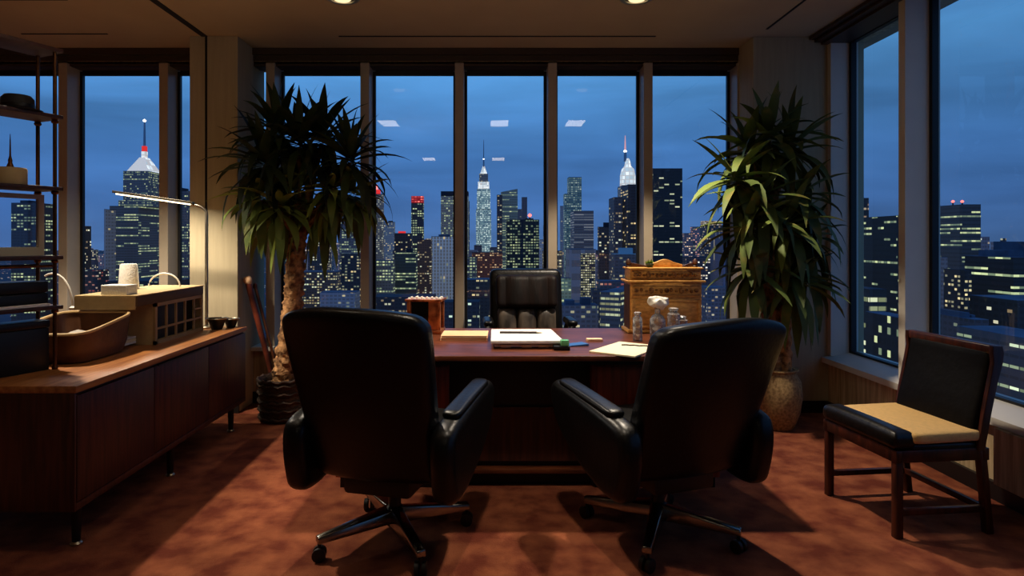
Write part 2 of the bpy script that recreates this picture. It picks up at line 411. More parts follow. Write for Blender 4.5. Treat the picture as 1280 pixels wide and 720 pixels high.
# ------------------------------------------------------------------ ceiling fittings
def downlight(x, y, label):
    t = thing('ceiling_downlight', label, 'ceiling light', (x, y, H), 0, 'recessed ceiling downlights')
    MB().lathe([(.078, -.001), (.105, -.001), (.108, -.008), (.1, -.013), (.08, -.012), (.078, -.001)], seg=32).build('trim_ring', M_metal, t)
    MB().lathe([(.001, -.004), (.03, -.024), (.05, -.018), (.062, -.003)], seg=24).build('bulb', M_bulb, t)
downlight(-.96, 4.0, 'round metal recessed downlight in the ceiling above the left part of the desk')
downlight(.93, 4.0, 'round metal recessed downlight in the ceiling above the right part of the desk')
def ceiling_panel(x, y, label):
    t = thing('ceiling_panel', label, 'ceiling light', (x, y, H), 0, 'small glowing ceiling panels')
    m = MB()
    m.box((-.13, -.25, -.012), (.13, -.225, 0)).box((-.13, .225, -.012), (.13, .25, 0)).box((-.13, -.225, -.012), (-.115, .225, 0)).box((.115, -.225, -.012), (.13, .225, 0))
    m.build('frame', M_metal, t)
    MB().box((-.115, -.225, -.008), (.115, .225, -.002)).build('diffuser', M_panel, t)
for x, w in ((-1.37, 'left'), (.1, 'middle'), (1.1, 'right')):
    ceiling_panel(x, 2.16, 'small glowing ceiling panel, the %s one mirrored in the upper row on the window glass' % w)
for x, w in ((-1.2, 'left'), (.12, 'right')):
    ceiling_panel(x, -1.5, 'small glowing ceiling panel, the %s one mirrored in the lower row on the window glass' % w)

# ================================================================== DESK
DT = .74
desk = thing('executive_desk', 'wide walnut executive desk with dark kneehole in front of the windows', 'desk', (.17, 3.6, 0))
dx0, dx1, dy0, dy1 = -1.12, 1.16, -.48, .51
MB().box((dx0, dy0, DT - .028), (dx1, dy1, DT), .006).build('desktop', M_walnut, desk)
MB().box((dx0 + .1, dy0 + .13, DT - .07), (dx1 - .1, dy1 - .04, DT - .028)).build('apron', M_black, desk)
k0, k1 = -.40, .36
for a, b in ((dx0 + .12, k0), (k1, dx1 - .12)):
    pd = MB().box((a, dy0 + .19, .06), (b, dy1 - .06, DT - .07), .003).build('pedestal', M_deskwood, desk)
    MB().box((a + .012, dy0 + .182, .09), (b - .012, dy0 + .192, DT - .09), .002).build('front_panel', M_deskwood, pd)
    MB().box((a + .02, dy0 + .21, 0), (b - .02, dy1 - .08, .06)).build('plinth', M_black, pd)
MB().box((k0, dy0 + .24, .13), (k1, dy0 + .26, .42)).build('modesty_panel', M_walnut_v, desk)
MB().box((k0, dy0 + .20, .075), (k1, dy0 + .26, .10), .004).build('base_rail', M_walnut, desk)
MB().box((k0, dy0 + .26, .0), (k1, dy0 + .275, DT - .07)).build('kneehole_back', M_black, desk)

# ---- things on the desk
def on(u, v, z=DT):
    Y = F * (EYE - z) / (v - CV); return Vector(((u - CU) * Y / F, Y, z))
# paper pad + binder
bd = thing('ring_binder', 'dark flat binder with pale index tabs under the large white pad', 'binder', (.195, 3.50, DT), R(1))
MB().box((-.19, -.16, 0), (.19, .2, .006), .002).box((-.19, -.16, .022), (.19, .2, .028), .002).build('cover', M_black, bd)
MB().box((-.185, -.155, .006), (.18, .195, .022)).build('page_block', M_paper, bd)
for i, x in enumerate((-.15, -.04, .05)):
    MB().box((x, -.168, .006), (x + .055, -.15, .02), .001).build('index_tab', M_cream, bd)
pad = MB().hexa([(-.2, -.2, 0), (.19, -.2, 0), (.17, .24, 0), (-.19, .24, 0)], [(-.2, -.2, .016), (.19, -.2, .016), (.17, .24, .016), (-.19, .24, .016)], .003).build('paper_pad', M_paper, None, 40, (.19, 3.515, DT + .0285), (0, 0, R(1)))
tag(pad, 'large white paper pad with a pen lying across it', 'paper pad')
pen = thing('pen', 'dark slim pen lying on the large white pad', 'pen', (.165, 3.575, DT + .0505), R(-2))
MB().tube([(-.12, 0, 0), (.09, 0, 0)], .0062, 10).build('barrel', M_ink, pen)
MB().tube([(.09, 0, 0), (.115, 0, 0), (.128, 0, 0)], [.0062, .004, .001], 10).build('nib', M_metal, pen)
gb = thing('note_dispenser', 'small green translucent note dispenser by the corner of the white pad', 'note dispenser', (.375, 3.30, DT))
MB().box((-.05, -.03, 0), (.035, .03, .022), .003).build('base', M_black, gb)
MB().box((-.012, -.024, .0225), (.03, .024, .052), .003).build('holder', M_green, gb)
o = MB().hexa([(0, 0, 0), (.13, .03, 0), (.1, .1, 0), (-.02, .07, 0)], [(0, 0, .004), (.13, .03, .012), (.1, .1, .012), (-.02, .07, .004)]).build('plastic_sleeve', M_blue, None, 0, (.40, 3.38, DT + .0005))
tag(o, 'blue glossy plastic sleeve beside the large white pad', 'plastic sleeve')
sn = thing('note_block', 'small pale pink note block alone on the bare desktop', 'note block', on(743, 426), R(4))
MB().box((-.045, -.025, 0), (.045, .025, .006), .001).build('card_backing', M_manila, sn)
MB().box((-.044, -.024, .006), (.044, .024, .013), .001).build('sheets', mat('pale_pink_paper', (250, 206, 170), rough=.85), sn)
lp = thing('legal_pad', 'cream writing pad with a dark scribbled line near the desk edge', 'writing pad', (.71, 3.29, DT), R(-36))
MB().box((-.125, -.185, 0), (.125, .185, .009), .001).build('sheets', M_cream, lp)
MB().tube([(-.06, .07, .0095), (-.04, .085, .0095), (-.02, .082, .0095), (0, .1, .0095), (.03, .096, .0095), (.05, .115, .0095), (.085, .125, .0095)], .0065, 6).build('written_line', M_ink, lp)
# manila folders
for i, (z, dx, rz) in enumerate(((0, 0, 1), (.0145, .006, -1))):
    f = thing('document_folder', ('lower' if i == 0 else 'upper') + ' folder of the tan folder pair left of the white pad', 'folder', (-.165 + dx, 3.685, DT + z), R(rz), 'tan folders left of the white pad')
    MB().box((-.135, -.09, 0), (.135, .12, .002)).box((-.135, -.09, .0115), (.135, .12, .0135)).box((-.135, .118, 0), (.135, .12, .0135)).build('cover', M_manila, f)
    MB().box((-.13, -.088, .002), (.13, .117, .0115)).build('papers', M_cream if i else M_manila, f)
# copper and glass box
cb = thing('carriage_clock', 'copper framed glass box with shiny top standing behind the left swivel chair', 'carriage clock', (-.415, 3.92, DT), R(-6))
MB().box((-.11, -.08, 0), (.11, .08, .025), .004).build('base', M_copper, cb)
for sx in (-1, 1):
    for sy in (-1, 1): MB().box((sx * .092 - .013, sy * .062 - .013, .025), (sx * .092 + .013, sy * .062 + .013, .2), .003).build('corner_post', M_copper, cb)
MB().box((-.082, -.058, .025), (.082, .058, .2)).build('glass_case', M_glassblk, cb)
MB().box((.03, -.07, .025), (.085, -.058, .2), .002).build('side_plate', M_copper, cb)
tp = MB().box((-.116, -.085, .2), (.116, .085, .214), .004).build('top_plate', M_copper, cb)
for i in range(14):
    x, y = -.095 + .19 * (i % 7) / 6, (-.045, .03)[i // 7] + random.uniform(-.01, .01); r = random.uniform(.009, .014)
    MB().lathe([(r, 0), (r * .8, r * .6), (.001, r * .9)], (x, y, .214), 8).build('gleam_bump', M_white, tp)  # white bumps stand in for the gleam on the top plate

# carved oak cabinet standing on the desk corner
cab = thing('carved_cabinet', 'carved golden oak cabinet with arched crest on the right corner of the desk', 'cabinet', (1.085, 3.96, DT))
W2 = .222
MB().box((-W2, -.07, .02), (W2, .11, .315), .003).build('body', M_oak, cab)
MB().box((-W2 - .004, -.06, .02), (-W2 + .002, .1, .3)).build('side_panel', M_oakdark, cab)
MB().box((-W2 - .018, -.085, 0), (W2 + .018, .125, .022), .006).build('base_moulding', M_oak, cab)
MB().box((-W2 - .022, -.09, .315), (W2 + .022, .125, .328), .004).build('cornice', M_oak, cab)
up = MB().box((-W2 + .0, -.06, .328), (W2, .1, .395), .003).build('upper_case', M_oak, cab)
MB().box((-W2 - .012, -.075, .395), (W2 + .012, .11, .407), .004).build('top_board', M_oak, cab)
def carved(parent, z0, z1, y, n):
    m = MB()
    m.box((-W2 + .012, y - .006, z0), (W2 - .012, y + .002, z0 + .006), .001).box((-W2 + .012, y - .006, z1 - .006), (W2 - .012, y + .002, z1), .001)
    zc = (z0 + z1) / 2
    for i in range(n):
        x = -W2 + .035 + (2 * W2 - .07) * i / (n - 1); r = .011 + .006 * ((i * 7) % 3 == 0)
        Mx = Matrix.Translation((x, y, zc + .004 * math.sin(i * 2.1))) @ Matrix.Rotation(R(90), 4, 'X')
        m.lathe([(r, -.001), (r * .85, .006), (r * .4, .010), (.001, .007)], seg=8, M=Mx, sy=.8 + .5 * (i % 2))
    return m
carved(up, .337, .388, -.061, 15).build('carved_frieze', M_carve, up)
dr = MB().box((-W2 + .008, -.079, .225), (W2 - .008, -.069, .305), .003).build('drawer', M_oak, cab)
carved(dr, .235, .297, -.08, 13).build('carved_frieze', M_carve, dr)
MB().lathe([(.012, 0), (.014, .006), (.006, .012)], seg=12, M=Matrix.Translation((0, -.085, .266)) @ Matrix.Rotation(R(90), 4, 'X')).build('knob', M_brass, dr)
fl = MB().box((-W2 + .006, -.078, .03), (W2 - .006, -.069, .21), .003).build('door', M_oak, cab)
m = MB()
for a, b in (((-W2 + .006, .03), (-W2 + .028, .21)), ((W2 - .028, .03), (W2 - .006, .21)), ((-W2 + .028, .19), (W2 - .028, .21)), ((-W2 + .028, .03), (W2 - .028, .05))):
    m.box((a[0], -.085, a[1]), (b[0], -.077, b[1]), .002)
m.build('raised_frame', M_oak, fl)
arch = [(-.11, 0)] + [(-.11 + .22 * i / 20, .012 + .032 * math.sin(PI * i / 20) ** 1.4 + .006 * abs(math.cos(PI * i / 10))) for i in range(21)] + [(.11, 0)]
cr = MB().prism(arch, .02, .05, 'y', .003).build('crest', M_oak, cab, loc=(.02, 0, .407))
MB().prism([(-.2, 0), (-.2, .03), (-.16, .022), (-.1, .01), (-.06, 0)], .025, .045, 'y', .002).build('crest_scroll', M_oakdark, cab, loc=(0, 0, .407))
MB().prism([(.2, 0), (.2, .03), (.17, .022), (.14, .01), (.1, 0)], .025, .045, 'y', .002).build('crest_scroll', M_oakdark, cab, loc=(0, 0, .407))
for sx in (-1, 1):
    MB().lathe([(.016, 0), (.02, .006), (.01, .014), (.018, .028), (.015, .042), (.004, .054)], (sx * (W2 - .008), .03, .407), 14).build('finial', M_oakdark, cab)
# little plant on the cabinet
lp = thing('small_succulent', 'tiny green and yellow plant on top of the carved oak cabinet', 'plant', (.995, 3.935, DT + .4075))
MB().lathe([(.018, 0), (.026, .022), (.024, .024), (.001, .02)], seg=16).build('pot', mat('dark_green_pot', (34, 52, 30), rough=.6), lp)
m = MB()
for i in range(26):
    a = random.uniform(0, 2 * PI); e = random.uniform(.3, 1.4); L = random.uniform(.02, .04)
    d = Vector((math.cos(a) * math.cos(e), math.sin(a) * math.cos(e), math.sin(e)))
    m.tube([(0, 0, .018), Vector((0, 0, .018)) + d * L * .6, Vector((0, 0, .018)) + d * L], [.004, .005, .001], 5)
m.build('leaves', mat('bright_green_leaf', (70, 118, 36), rough=.6, col2=(150, 160, 40), scale=60), lp)

# glassware group
g = thing('crystal_decanter', 'tall amber-filled crystal decanter with crumpled white napkin behind the right chair', 'decanter', on(822, 424), 0)
MB().lathe([(.036, 0), (.044, .01), (.046, .11), (.034, .135), (.016, .15), (.015, .175), (.02, .18), (.001, .181)], seg=20).build('bottle', M_crystal, g)
MB().lathe([(.03, .008), (.038, .012), (.04, .09), (.001, .091)], seg=20).build('spirit', M_amber, g)
from mathutils import noise as mnoise
def crumple(v):
    q = Vector((v.x * (1 + .3 * v.z / .035), v.y, v.z)); d = mnoise.noise_vector(q * 28) * .013 + mnoise.noise_vector(q * 60) * .004
    return q + d
n = MB().soft(.12, .065, .05, .03, .024, 22, .01, crumple)
n = n.build('crumpled_napkin', M_white, None, 60, on(822, 424) + Vector((.005, -.004, .214)), (0, R(8), R(10)))
tag(n, 'crumpled white napkin resting on the glass decanter', 'napkin')
def tumbler(u, v, hgt, r, label, parts=True):
    t = thing('glass_bottle', label, 'glass bottle', on(u, v), 0, 'clear glassware on the desk')
    MB().lathe([(r, 0), (r * 1.05, .006), (r * 1.05, hgt * .78), (r * .62, hgt * .86), (r * .62, hgt * .9)], seg=18).build('bottle', M_crystal, t)
    MB().lathe([(r * .72, hgt * .9), (r * .8, hgt * .92), (r * .8, hgt * .98), (r * .5, hgt)], seg=16).build('stopper', M_crystal, t)
tumbler(797, 425.5, .165, .026, 'narrow clear glass bottle, first from the left beside the decanter')
tumbler(842, 421, .175, .036, 'wide clear glass bottle right of the napkin, partly behind the chair')
tumbler(852, 419.5, .12, .034, 'short clear glass bottle tucked behind the right chair, nearest the oak cabinet edge')

# ================================================================== SWIVEL CHAIRS
def base4(root, angles, r, zc=.40):
    MB().lathe([(.04, .07), (.045, .09), (.042, .14), (.028, .15), (.026, zc)], seg=20).build('column', M_black, root)
    for a in angles:
        d = Vector((math.cos(R(a)), math.sin(R(a)), 0)); s = Vector((-d.y, d.x, 0))
        p0, p1 = d * .02, d * r
        b = [p0 - s * .038 + Vector((0, 0, .08)), p0 + s * .038 + Vector((0, 0, .085)), p1 + s * .021 + Vector((0, 0, .072)), p1 - s * .021 + Vector((0, 0, .075))]
        t = [p0 - s * .028 + Vector((0, 0, .15)), p0 + s * .028 + Vector((0, 0, .14)), p1 + s * .018 + Vector((0, 0, .104)), p1 - s * .018 + Vector((0, 0, .1))]
        lg = MB().hexa(b, t, .006).build('leg', M_chrome, root)
        m = MB(); m.tube([p1 * .97 + Vector((0, 0, .09)), p1 * .97 + Vector((0, 0, .05))], .008, 8)
        c = p1 * .97 + Vector((0, 0, .028))
        ax = (s + d * .5).normalized()
        for q in (-.015, .015):
            m.tube([c + ax * (q - .010), c + ax * (q - .008), c + ax * (q + .008), c + ax * (q + .010)], [.022, .028, .028, .022], 18)
        m.build('caster', M_caster, lg)

ARM = [(-.305, .36), (-.325, .46), (-.32, .55), (-.28, .595), (-.1, .62), (.1, .642), (.28, .656), (.35, .648), (.38, .605), (.365, .54), (.33, .47), (.24, .40), (.10, .335), (-.05, .29), (-.18, .27), (-.28, .285)]
def smooth_outline(pts, it=2):
    for _ in range(it):
        out = []
        for i in range(len(pts)):
            a, b = pts[i], pts[(i + 1) % len(pts)]
            out += [(a[0] * .75 + b[0] * .25, a[1] * .75 + b[1] * .25), (a[0] * .25 + b[0] * .75, a[1] * .25 + b[1] * .75)]
        pts = out
    return pts
ARMS = smooth_outline(ARM, 2)
def swivel(label, loc, rz, angles, hb=.725, lean=.235, sh=0., tp=.88, roll=0.):
    t = thing('swivel_chair', label, 'swivel chair', loc, rz)
    base4(t, angles, .35)
    MB().box((-.15, -.2, .26), (.15, .15, .375), .02).box((-.2, -.03, .345), (.2, .03, .375), .004).build('seat_mechanism', M_black, t)
    MB().soft(.50, .56, .13, .10, .05, 14, .015, M=Matrix.Translation((0, .06, .44)) @ Matrix.Rotation(R(90), 4, 'X')).build('seat', M_leather, t)
    # tall reclined back, narrower at the bottom, wrapped edge
    def bend(v):
        h = (v.z + .365) / .73
        wsc = tp + (1 - tp) * min(1, h * 1.2)
        x = v.x * wsc
        y = -.20 - lean * h + .03 * h * h + .16 * (x * x) / .09 * .35 + v.y
        x += sh * h
        return (x, y, .335 + hb * h - max(0, h - .5) * (.07 * abs(x / .3) ** 3 - roll * x))
    bk = MB().soft(.615, .73, .10, .052, .035, 20, .004, bend).build('backrest', M_leather, t)
    # padded inner cushion facing the desk
    def bend2(v):
        q = bend((Vector((v.x, 0, v.z + .03)))); return (q[0], q[1] + .085 + v.y, q[2])
    MB().soft(.48, .56, .09, .07, .04, 14, .012, bend2).build('back_cushion', M_leather_b, bk)
    m = MB()
    pts = []
    for i in range(61):
        th = 2 * PI * i / 60
        cx = math.copysign(abs(math.cos(th)) ** .35, math.cos(th)) * .298; cz = math.copysign(abs(math.sin(th)) ** .35, math.sin(th)) * .363
        pts.append(bend(Vector((cx, -.028, cz))))
    for s in (-1, 1):
        arm = MB().prism(ARMS, s * .318 - .052, s * .318 + .052, 'x', .042, seg=6).build('armrest', M_leather, t, 50)
        MB().soft(.082, .50, .03, .035, .014, 10, .006, lambda v: (v.x, v.y, v.z), M=Matrix.Translation((s * .318, .05, .632)) @ Matrix.Rotation(R(4), 4, 'X') @ Matrix.Rotation(R(90), 4, 'X')).build('arm_pad', M_leather, arm)
    return t
swivel('black leather swivel chair with its back to the camera, left of the desk centre', (-.43, 2.76, 0), R(-14), [228, 37, -50, 134], sh=-.025, roll=-.06)
swivel('black leather swivel chair turned towards the desk, nearest the right hand plant', (.745, 2.80, 0), R(19), [131, -48, 229, 49], .672, .24, .06, .92, .12)

# executive chair behind the desk
ex = thing('executive_chair', 'black leather executive chair with creased headrest standing behind the desk', 'executive chair', (.27, 4.62, 0), R(2))
base4(ex, [20, 110, 200, 290], .33)
MB().box((-.15, -.15, .34), (.15, .15, .38), .01).build('seat_mechanism', M_black, ex)
MB().soft(.52, .52, .13, .09, .05, 12, .02, M=Matrix.Translation((0, -.03, .45)) @ Matrix.Rotation(R(90), 4, 'X')).build('seat', M_leather, ex)
eb = MB().soft(.56, .62, .10, .05, .035, 14, .0, lambda v: (v.x, v.y + .16 + .12 * (v.z + .31) / .62, v.z + .785)).build('backrest', M_leather, ex)
def crease(v, y0, zc, n, amp):
    return (v.x, y0 + .12 * (v.z + zc - .475) / .62 + v.y - amp * abs(math.sin(v.x * n)) ** .5, v.z + zc)
MB().soft(.47, .245, .08, .04, .035, 22, .01, lambda v: crease(v, .09, .93, PI / .157, .03)).build('headrest', M_headrest, eb)
for i in range(3):
    MB().soft(.145, .24, .07, .03, .03, 8, .012, lambda v: (v.x + (i - 1) * .152, .105 + .12 * (v.z + .20) / .62 + v.y, v.z + .68)).build('lumbar_pad', M_pad, eb)
for s in (-1, 1):
    ar = MB().tube([(s * .27, .16, .50), (s * .30, .13, .64), (s * .30, .05, .70), (s * .30, -.2, .70), (s * .29, -.24, .62), (s * .26, -.2, .46)], .02, 10).build('armrest', M_black, ex)
    MB().soft(.075, .30, .045, .03, .02, 8, .004, M=Matrix.Translation((s * .30, -.06, .725)) @ Matrix.Rotation(R(90), 4, 'X')).build('arm_pad', M_leather, ar)

# ================================================================== SIDE CHAIR (right)
sc = thing('side_chair', 'mahogany side chair with black leather back by the right window', 'chair', (1.975, 3.02, 0), R(-84))
w, d = .255, .225
def post(x, y0, z0, y1, z1, s=.017):
    return MB().hexa([(x - s, y0 - s, z0), (x + s, y0 - s, z0), (x + s, y0 + s, z0), (x - s, y0 + s, z0)], [(x - s, y1 - s, z1), (x + s, y1 - s, z1), (x + s, y1 + s, z1), (x - s, y1 + s, z1)], .004)
for sx in (-1, 1):
    post(sx * (w - .02), -d + .02, 0, -d + .02, .35).build('leg', M_redwood, sc)
    post(sx * (w - .02), d + .01, 0, d - .03, .40).build('leg', M_redwood, sc)
    MB().box((sx * (w - .02) - .012, -d + .03, .10), (sx * (w - .02) + .012, d, .128), .003).build('stretcher', M_redwood, sc)
    MB().box((sx * (w - .02) - .016, -d + .0, .335), (sx * (w - .02) + .016, d, .39), .004).build('seat_rail', M_redwood, sc)
MB().box((-w + .03, d - .02, .10), (w - .03, d + .004, .128), .003).build('stretcher', M_redwood, sc)
MB().box((-w, -d - .0, .335), (w, -d + .03, .39), .004).build('seat_rail', M_redwood, sc)
MB().box((-w, d - .03, .335), (w, d, .39), .004).build('seat_rail', M_redwood, sc)
st = MB().box((-w + .012, -d + .08, .375), (w - .012, d - .03, .415), .012, 3).build('seat', M_leather_b, sc)
rl = MB().soft(2 * w - .0, .11, .085, .02, .035, 14, .004, M=Matrix.Translation((0, -d + .045, .43)) @ Matrix.Rotation(R(90), 4, 'X')).build('front_roll', M_leather_b, st)
def lean(z): return d - .045 + .10 * (z - .36) / .5
BZ0, BZ1 = .40, .835
bf = MB()
for sx in (-1, 1):
    x = sx * (w - .008); s = .011
    prof = []
    for z, yy, dd in ((.38, lean(.38), .022), (.55, lean(.55) - .003, .024), (.69, lean(.69), .026), (.77, lean(.77) + .004, .03), (.815, lean(.815) - .005, .036), (BZ1 + .01, lean(BZ1) - .012, .03)):
        prof.append((yy, z, dd * .8))
    out = [(y - q, z) for y, z, q in prof] + [(y + q, z) for y, z, q in reversed(prof)]
    bf.prism(out, x - s, x + s, 'x', .004)
bf.box((-w, lean(BZ1) - .035, BZ1 - .03), (w, lean(BZ1) + .012, BZ1 + .012), .01, 3)
bo = bf.build('back_frame', M_redwood, sc)
MB().soft(2 * w - .04, .43, .062, .03, .022, 14, .012, lambda v: (v.x, lean(v.z + .615) + v.y + .008 * math.sin(v.z * 14) - .004, v.z + .612)).build('backrest', M_leather_d, bo)
cu = MB().soft(2 * w + .0, .375, .05, .035, .02, 14, .006, lambda v: (v.x + .01 * math.sin(v.z * 7), v.y, v.z), M=Matrix.Rotation(R(90), 4, 'X'))
cu = cu.build('seat_cushion', M_tan, None, 50); cu.location = sc.matrix_basis @ Vector((.005, .05, .452)) if False else Vector((1.975, 3.02, 0)) + Matrix.Rotation(R(-84), 3, 'Z') @ Vector((.006, .035, .4425)); cu.rotation_euler = (R(0), 0, R(-84))
tag(cu, 'flat tan corduroy cushion lying on the wooden side chair', 'cushion')

# ================================================================== CREDENZA
CT = .708
cz = thing('credenza', 'long low walnut credenza with flat doors along the left side', 'credenza', (-1.745, 3.52, 0))
y0, y1, xd = -.91, .91, -.78
MB().box((xd, y0, CT - .03), (.005, y1, CT), .003).build('top', M_credtop, cz)
MB().box((xd + .005, y0 + .012, .18), (-.02, y1 - .006, CT - .03)).build('carcass', M_walnut_v, cz)
MB().box((xd + .003, y0 + .001, .18), (-.002, y0 + .013, CT - .03), .002).build('end_panel', M_walnut_v, cz)
yy = [y0 + .016, y0 + .62, y0 + 1.24, y1 - .004]
for i in range(3):
    dd = MB().box((-.02, yy[i] + .003, .215), (-.002, yy[i + 1] - .003, CT - .045), .002).build('door', M_walnut_v, cz)
    if i == 1: MB().box((-.012, yy[i] + .04, CT - .052), (.0, yy[i + 1] - .1, CT - .042)).build('finger_pull', M_black, dd)
MB().box((-.02, y0 + .013, .18), (-.002, y1 - .004, .212), .002).build('bottom_rail', M_walnut_v, cz)
for yl in (y0 + .1, -.02, y1 - .12):
    for xl in (-.06, xd + .07):
        lg = MB().tube([(xl, yl, .0), (xl, yl, .18)], [.016, .022], 14).build('leg', M_black, cz)
        MB().lathe([(.022, 0), (.024, .006), (.018, .014)], (xl, yl, 0), 14).build('glide', M_metal, lg)

def onc(u, v): return on(u, v, CT)
# leather tub
tb = thing('leather_tub', 'open brown hide tub with tan rim on the credenza', 'tub', (-2.20, 3.27, CT), R(0))
def tubshape(m, inset, z0, z1r, flip=False):
    pass
xl, xr, ya, yb = -.21, .215, -.235, .225
def ring(i, z, slope=0.):
    pts = []
    for k in range(40):
        th = 2 * PI * k / 40
        cx = math.copysign(abs(math.cos(th)) ** .38, math.cos(th)); cy = math.copysign(abs(math.sin(th)) ** .38, math.sin(th))
        x = (xl + xr) / 2 + cx * ((xr - xl) / 2 + i); y = (ya + yb) / 2 + cy * ((yb - ya) / 2 + i)
        pts.append((x, y, z + slope * (y - ya) / (yb - ya)))
    return pts
def loft(m, rings, cap0=True, cap1=True):
    t = bmesh.new(); rs = [[t.verts.new(p) for p in r] for r in rings]; n = len(rs[0])
    for a, b in zip(rs[:-1], rs[1:]):
        for j in range(n): t.faces.new((a[j], a[(j + 1) % n], b[(j + 1) % n], b[j]))
    if cap0: t.faces.new(rs[0][::-1])
    if cap1: t.faces.new(rs[-1])
    bmesh.ops.recalc_face_normals(t, faces=t.faces); m._merge(t); return m
loft(MB(), [ring(-.05, 0), ring(-.03, .006), ring(-.012, .05, .02), ring(0, .145, .065), ring(-.012, .145, .065), ring(-.03, .05, .02), ring(-.05, .02), ]).build('body', M_tub, tb)
rp = ring(-.006, .147, .065)
MB().tube(rp + [rp[0]], .009, 8).build('rim', M_rim, tb)
m = MB().soft(.30, .30, .012, .02, .005, 10, 0, lambda v: (v.x * .9, v.z * .9, v.y + .05 * math.exp(-((v.x - .06) ** 2 + (v.z + .02) ** 2) * 60) + .018 * math.sin(v.x * 20 + v.z * 13)))
m = m.build('crumpled_paper', mat('grey_white_tissue', (176, 168, 156), rough=.9), None, 60, (-2.19, 3.2, CT + .08), (R(3), 0, R(8)))
tag(m, 'crumpled greyish paper lying inside the brown hide tub', 'paper')

# lidded box with lattice side
bx = thing('lattice_box', 'tan topped storage box with dark lattice side on the credenza', 'box', (-1.975, 3.64, CT))
MB().box((-.335, -.18, .242), (.01, .61, .30), .003).build('lid', M_boxdk, bx)
MB().box((-.338, -.184, .2985), (.013, .613, .305), .002).build('lid_top', M_boxtan, bx)
MB().box((-.338, -.186, .225), (.0, -.179, .298)).build('lid_front', M_boxtan, bx)
MB().box((-.33, .0, 0), (-.318, .6, .242)).box((-.318, .588, 0), (.0, .6, .242)).box((-.318, .0, 0), (0, .588, .012)).build('case', M_boxtan, bx)
MB().box((-.33, .0, .012), (-.006, .008, .242)).build('divider', M_boxtan, bx)
lt = MB()
lt.box((-.004, 0, 0), (.012, .6, .022)).box((-.004, 0, .222), (.012, .6, .242)).box((-.004, 0, 0), (.012, .022, .242)).box((-.004, .58, 0), (.012, .6, .242))
for y in (.13, .245, .36, .475): lt.box((-.002, y, .02), (.010, y + .011, .225))
lt.box((-.002, .02, .085), (.010, .59, .096)); lt.box((-.002, .475, .15), (.010, .59, .16))
lt.build('lattice_side', mat('weathered_lattice_wood', (164, 136, 94), rough=.6, scale=14), bx)
MB().box((-.06, .015, .012), (-.052, .585, .23)).build('backing_panel', M_black, bx)
for i, z in enumerate((.013, .026, .044)):
    o = MB().box((-.18, -.16, z), (-.012, .005, z + (.012, .016, .01)[i]), .003).build('paper_bundle', (M_paper, M_cream, M_paper)[i], None, 0, (-2.06, 3.63 - .0, CT))
    tag(o, ('lowest', 'middle', 'topmost')[i] + ' paper bundle in the open front of the lattice box', 'papers', 'papers in the open box')
LZ = CT + .3052
o = MB().box((-.075, -.05, 0), (.075, .05, .055), .004).build('foam_block', M_styro, None, 0, (-2.105, 3.525, LZ), (0, 0, R(-3)))
tag(o, 'white textured foam block on the near end of the box lid', 'foam block')
cp = MB(); cup = [(.047, 0), (.05, .004), (.047, .006), (.039, .118), (.034, .124), (.001, .125)]
cp.lathe([(r * 1.25, z * 1.28) for r, z in cup], seg=28)
o = cp.build('foam_cup', M_styro, None, 40, (-2.27, 3.9, LZ)); tag(o, 'tall white foam cup turned upside down on the box lid', 'cup')
# arched white tubes
def arch_tube(pts, label):
    o = MB().tube(pts, .0055, 8).build('arched_tube', M_white, None, 60); tag(o, label, 'bent tube')
def arcpts(p0, p1, hgt, n=16, skew=1.):
    p0, p1 = Vector(p0), Vector(p1); out = []
    for i in range(n + 1):
        t = i / n; th = PI * t
        out.append(p0.lerp(p1, .5 - .5 * math.copysign(abs(math.cos(th)) ** skew, math.cos(th))) + Vector((0, 0, hgt * math.sin(th))))
    return out
pa, pb = P(186, 358, 4.12), P(225, 358, 4.12)
arch_tube(arcpts((pa.x, 4.12, LZ), (pb.x, 4.12, LZ), .086), 'white bent tube arching up from the far end of the box lid')
ab_ = P(93, 384, 3.6); at_ = P(60, 342, 3.6)
o = thing('gooseneck_tube', 'white bent tube curving down behind the brown hide tub', 'bent tube', (ab_.x, 3.585, CT))
pts = [(0, 0, .005), (0, 0, ab_.z - CT)] + [Vector((-.115 * (1 - math.cos(a)), 0, ab_.z - CT + .195 * math.sin(a))) for a in [i * R(112) / 18 for i in range(1, 19)]]
MB().tube(pts, .006, 8).build('tube', M_white, o)
MB().box((-.03, -.014, 0), (.03, .014, .012), .003).lathe([(.016, ab_.z - CT - .012), (.018, ab_.z - CT), (.007, ab_.z - CT + .008)], seg=12).build('base', M_white, o)

# desk lamp
lm = thing('task_lamp', 'slim nickel task lamp with lit linear head on the credenza', 'desk lamp', (-1.995, 4.365, CT))
MB().lathe([(.065, 0), (.066, .008), (.06, .014), (.012, .018)], seg=28).build('base', M_metal, lm)
top = .79
arc = [(0, 0, .015), (0, 0, top)] + [(-.115 * (1 - math.cos(a)), 0, top + .07 * math.sin(a)) for a in [i * PI / 20 for i in range(1, 11)]]
MB().tube(arc, .010, 12).build('pole', M_metal, lm)
h0, h1 = Vector((-.09, 0, top + .075)), Vector((-.63, -.03, top + .152))
hd = (h1 - h0).normalized(); hs = Vector((hd.y, -hd.x, 0)).normalized(); hu = Vector((0, 0, 1))
def bar(a, b, hw, z0, z1):
    q = [a - hs * hw, a + hs * hw, b + hs * hw, b - hs * hw]
    return MB().hexa([p + hu * z0 for p in q], [p + hu * z1 for p in q], .002)
ls = bar(h0, h1, .028, -.004, .014).build('lamp_head', M_metal, lm)
bar(h0 + hd * .02, h1 - hd * .02, .020, -.012, -.004).build('light_tube', M_tube, ls)

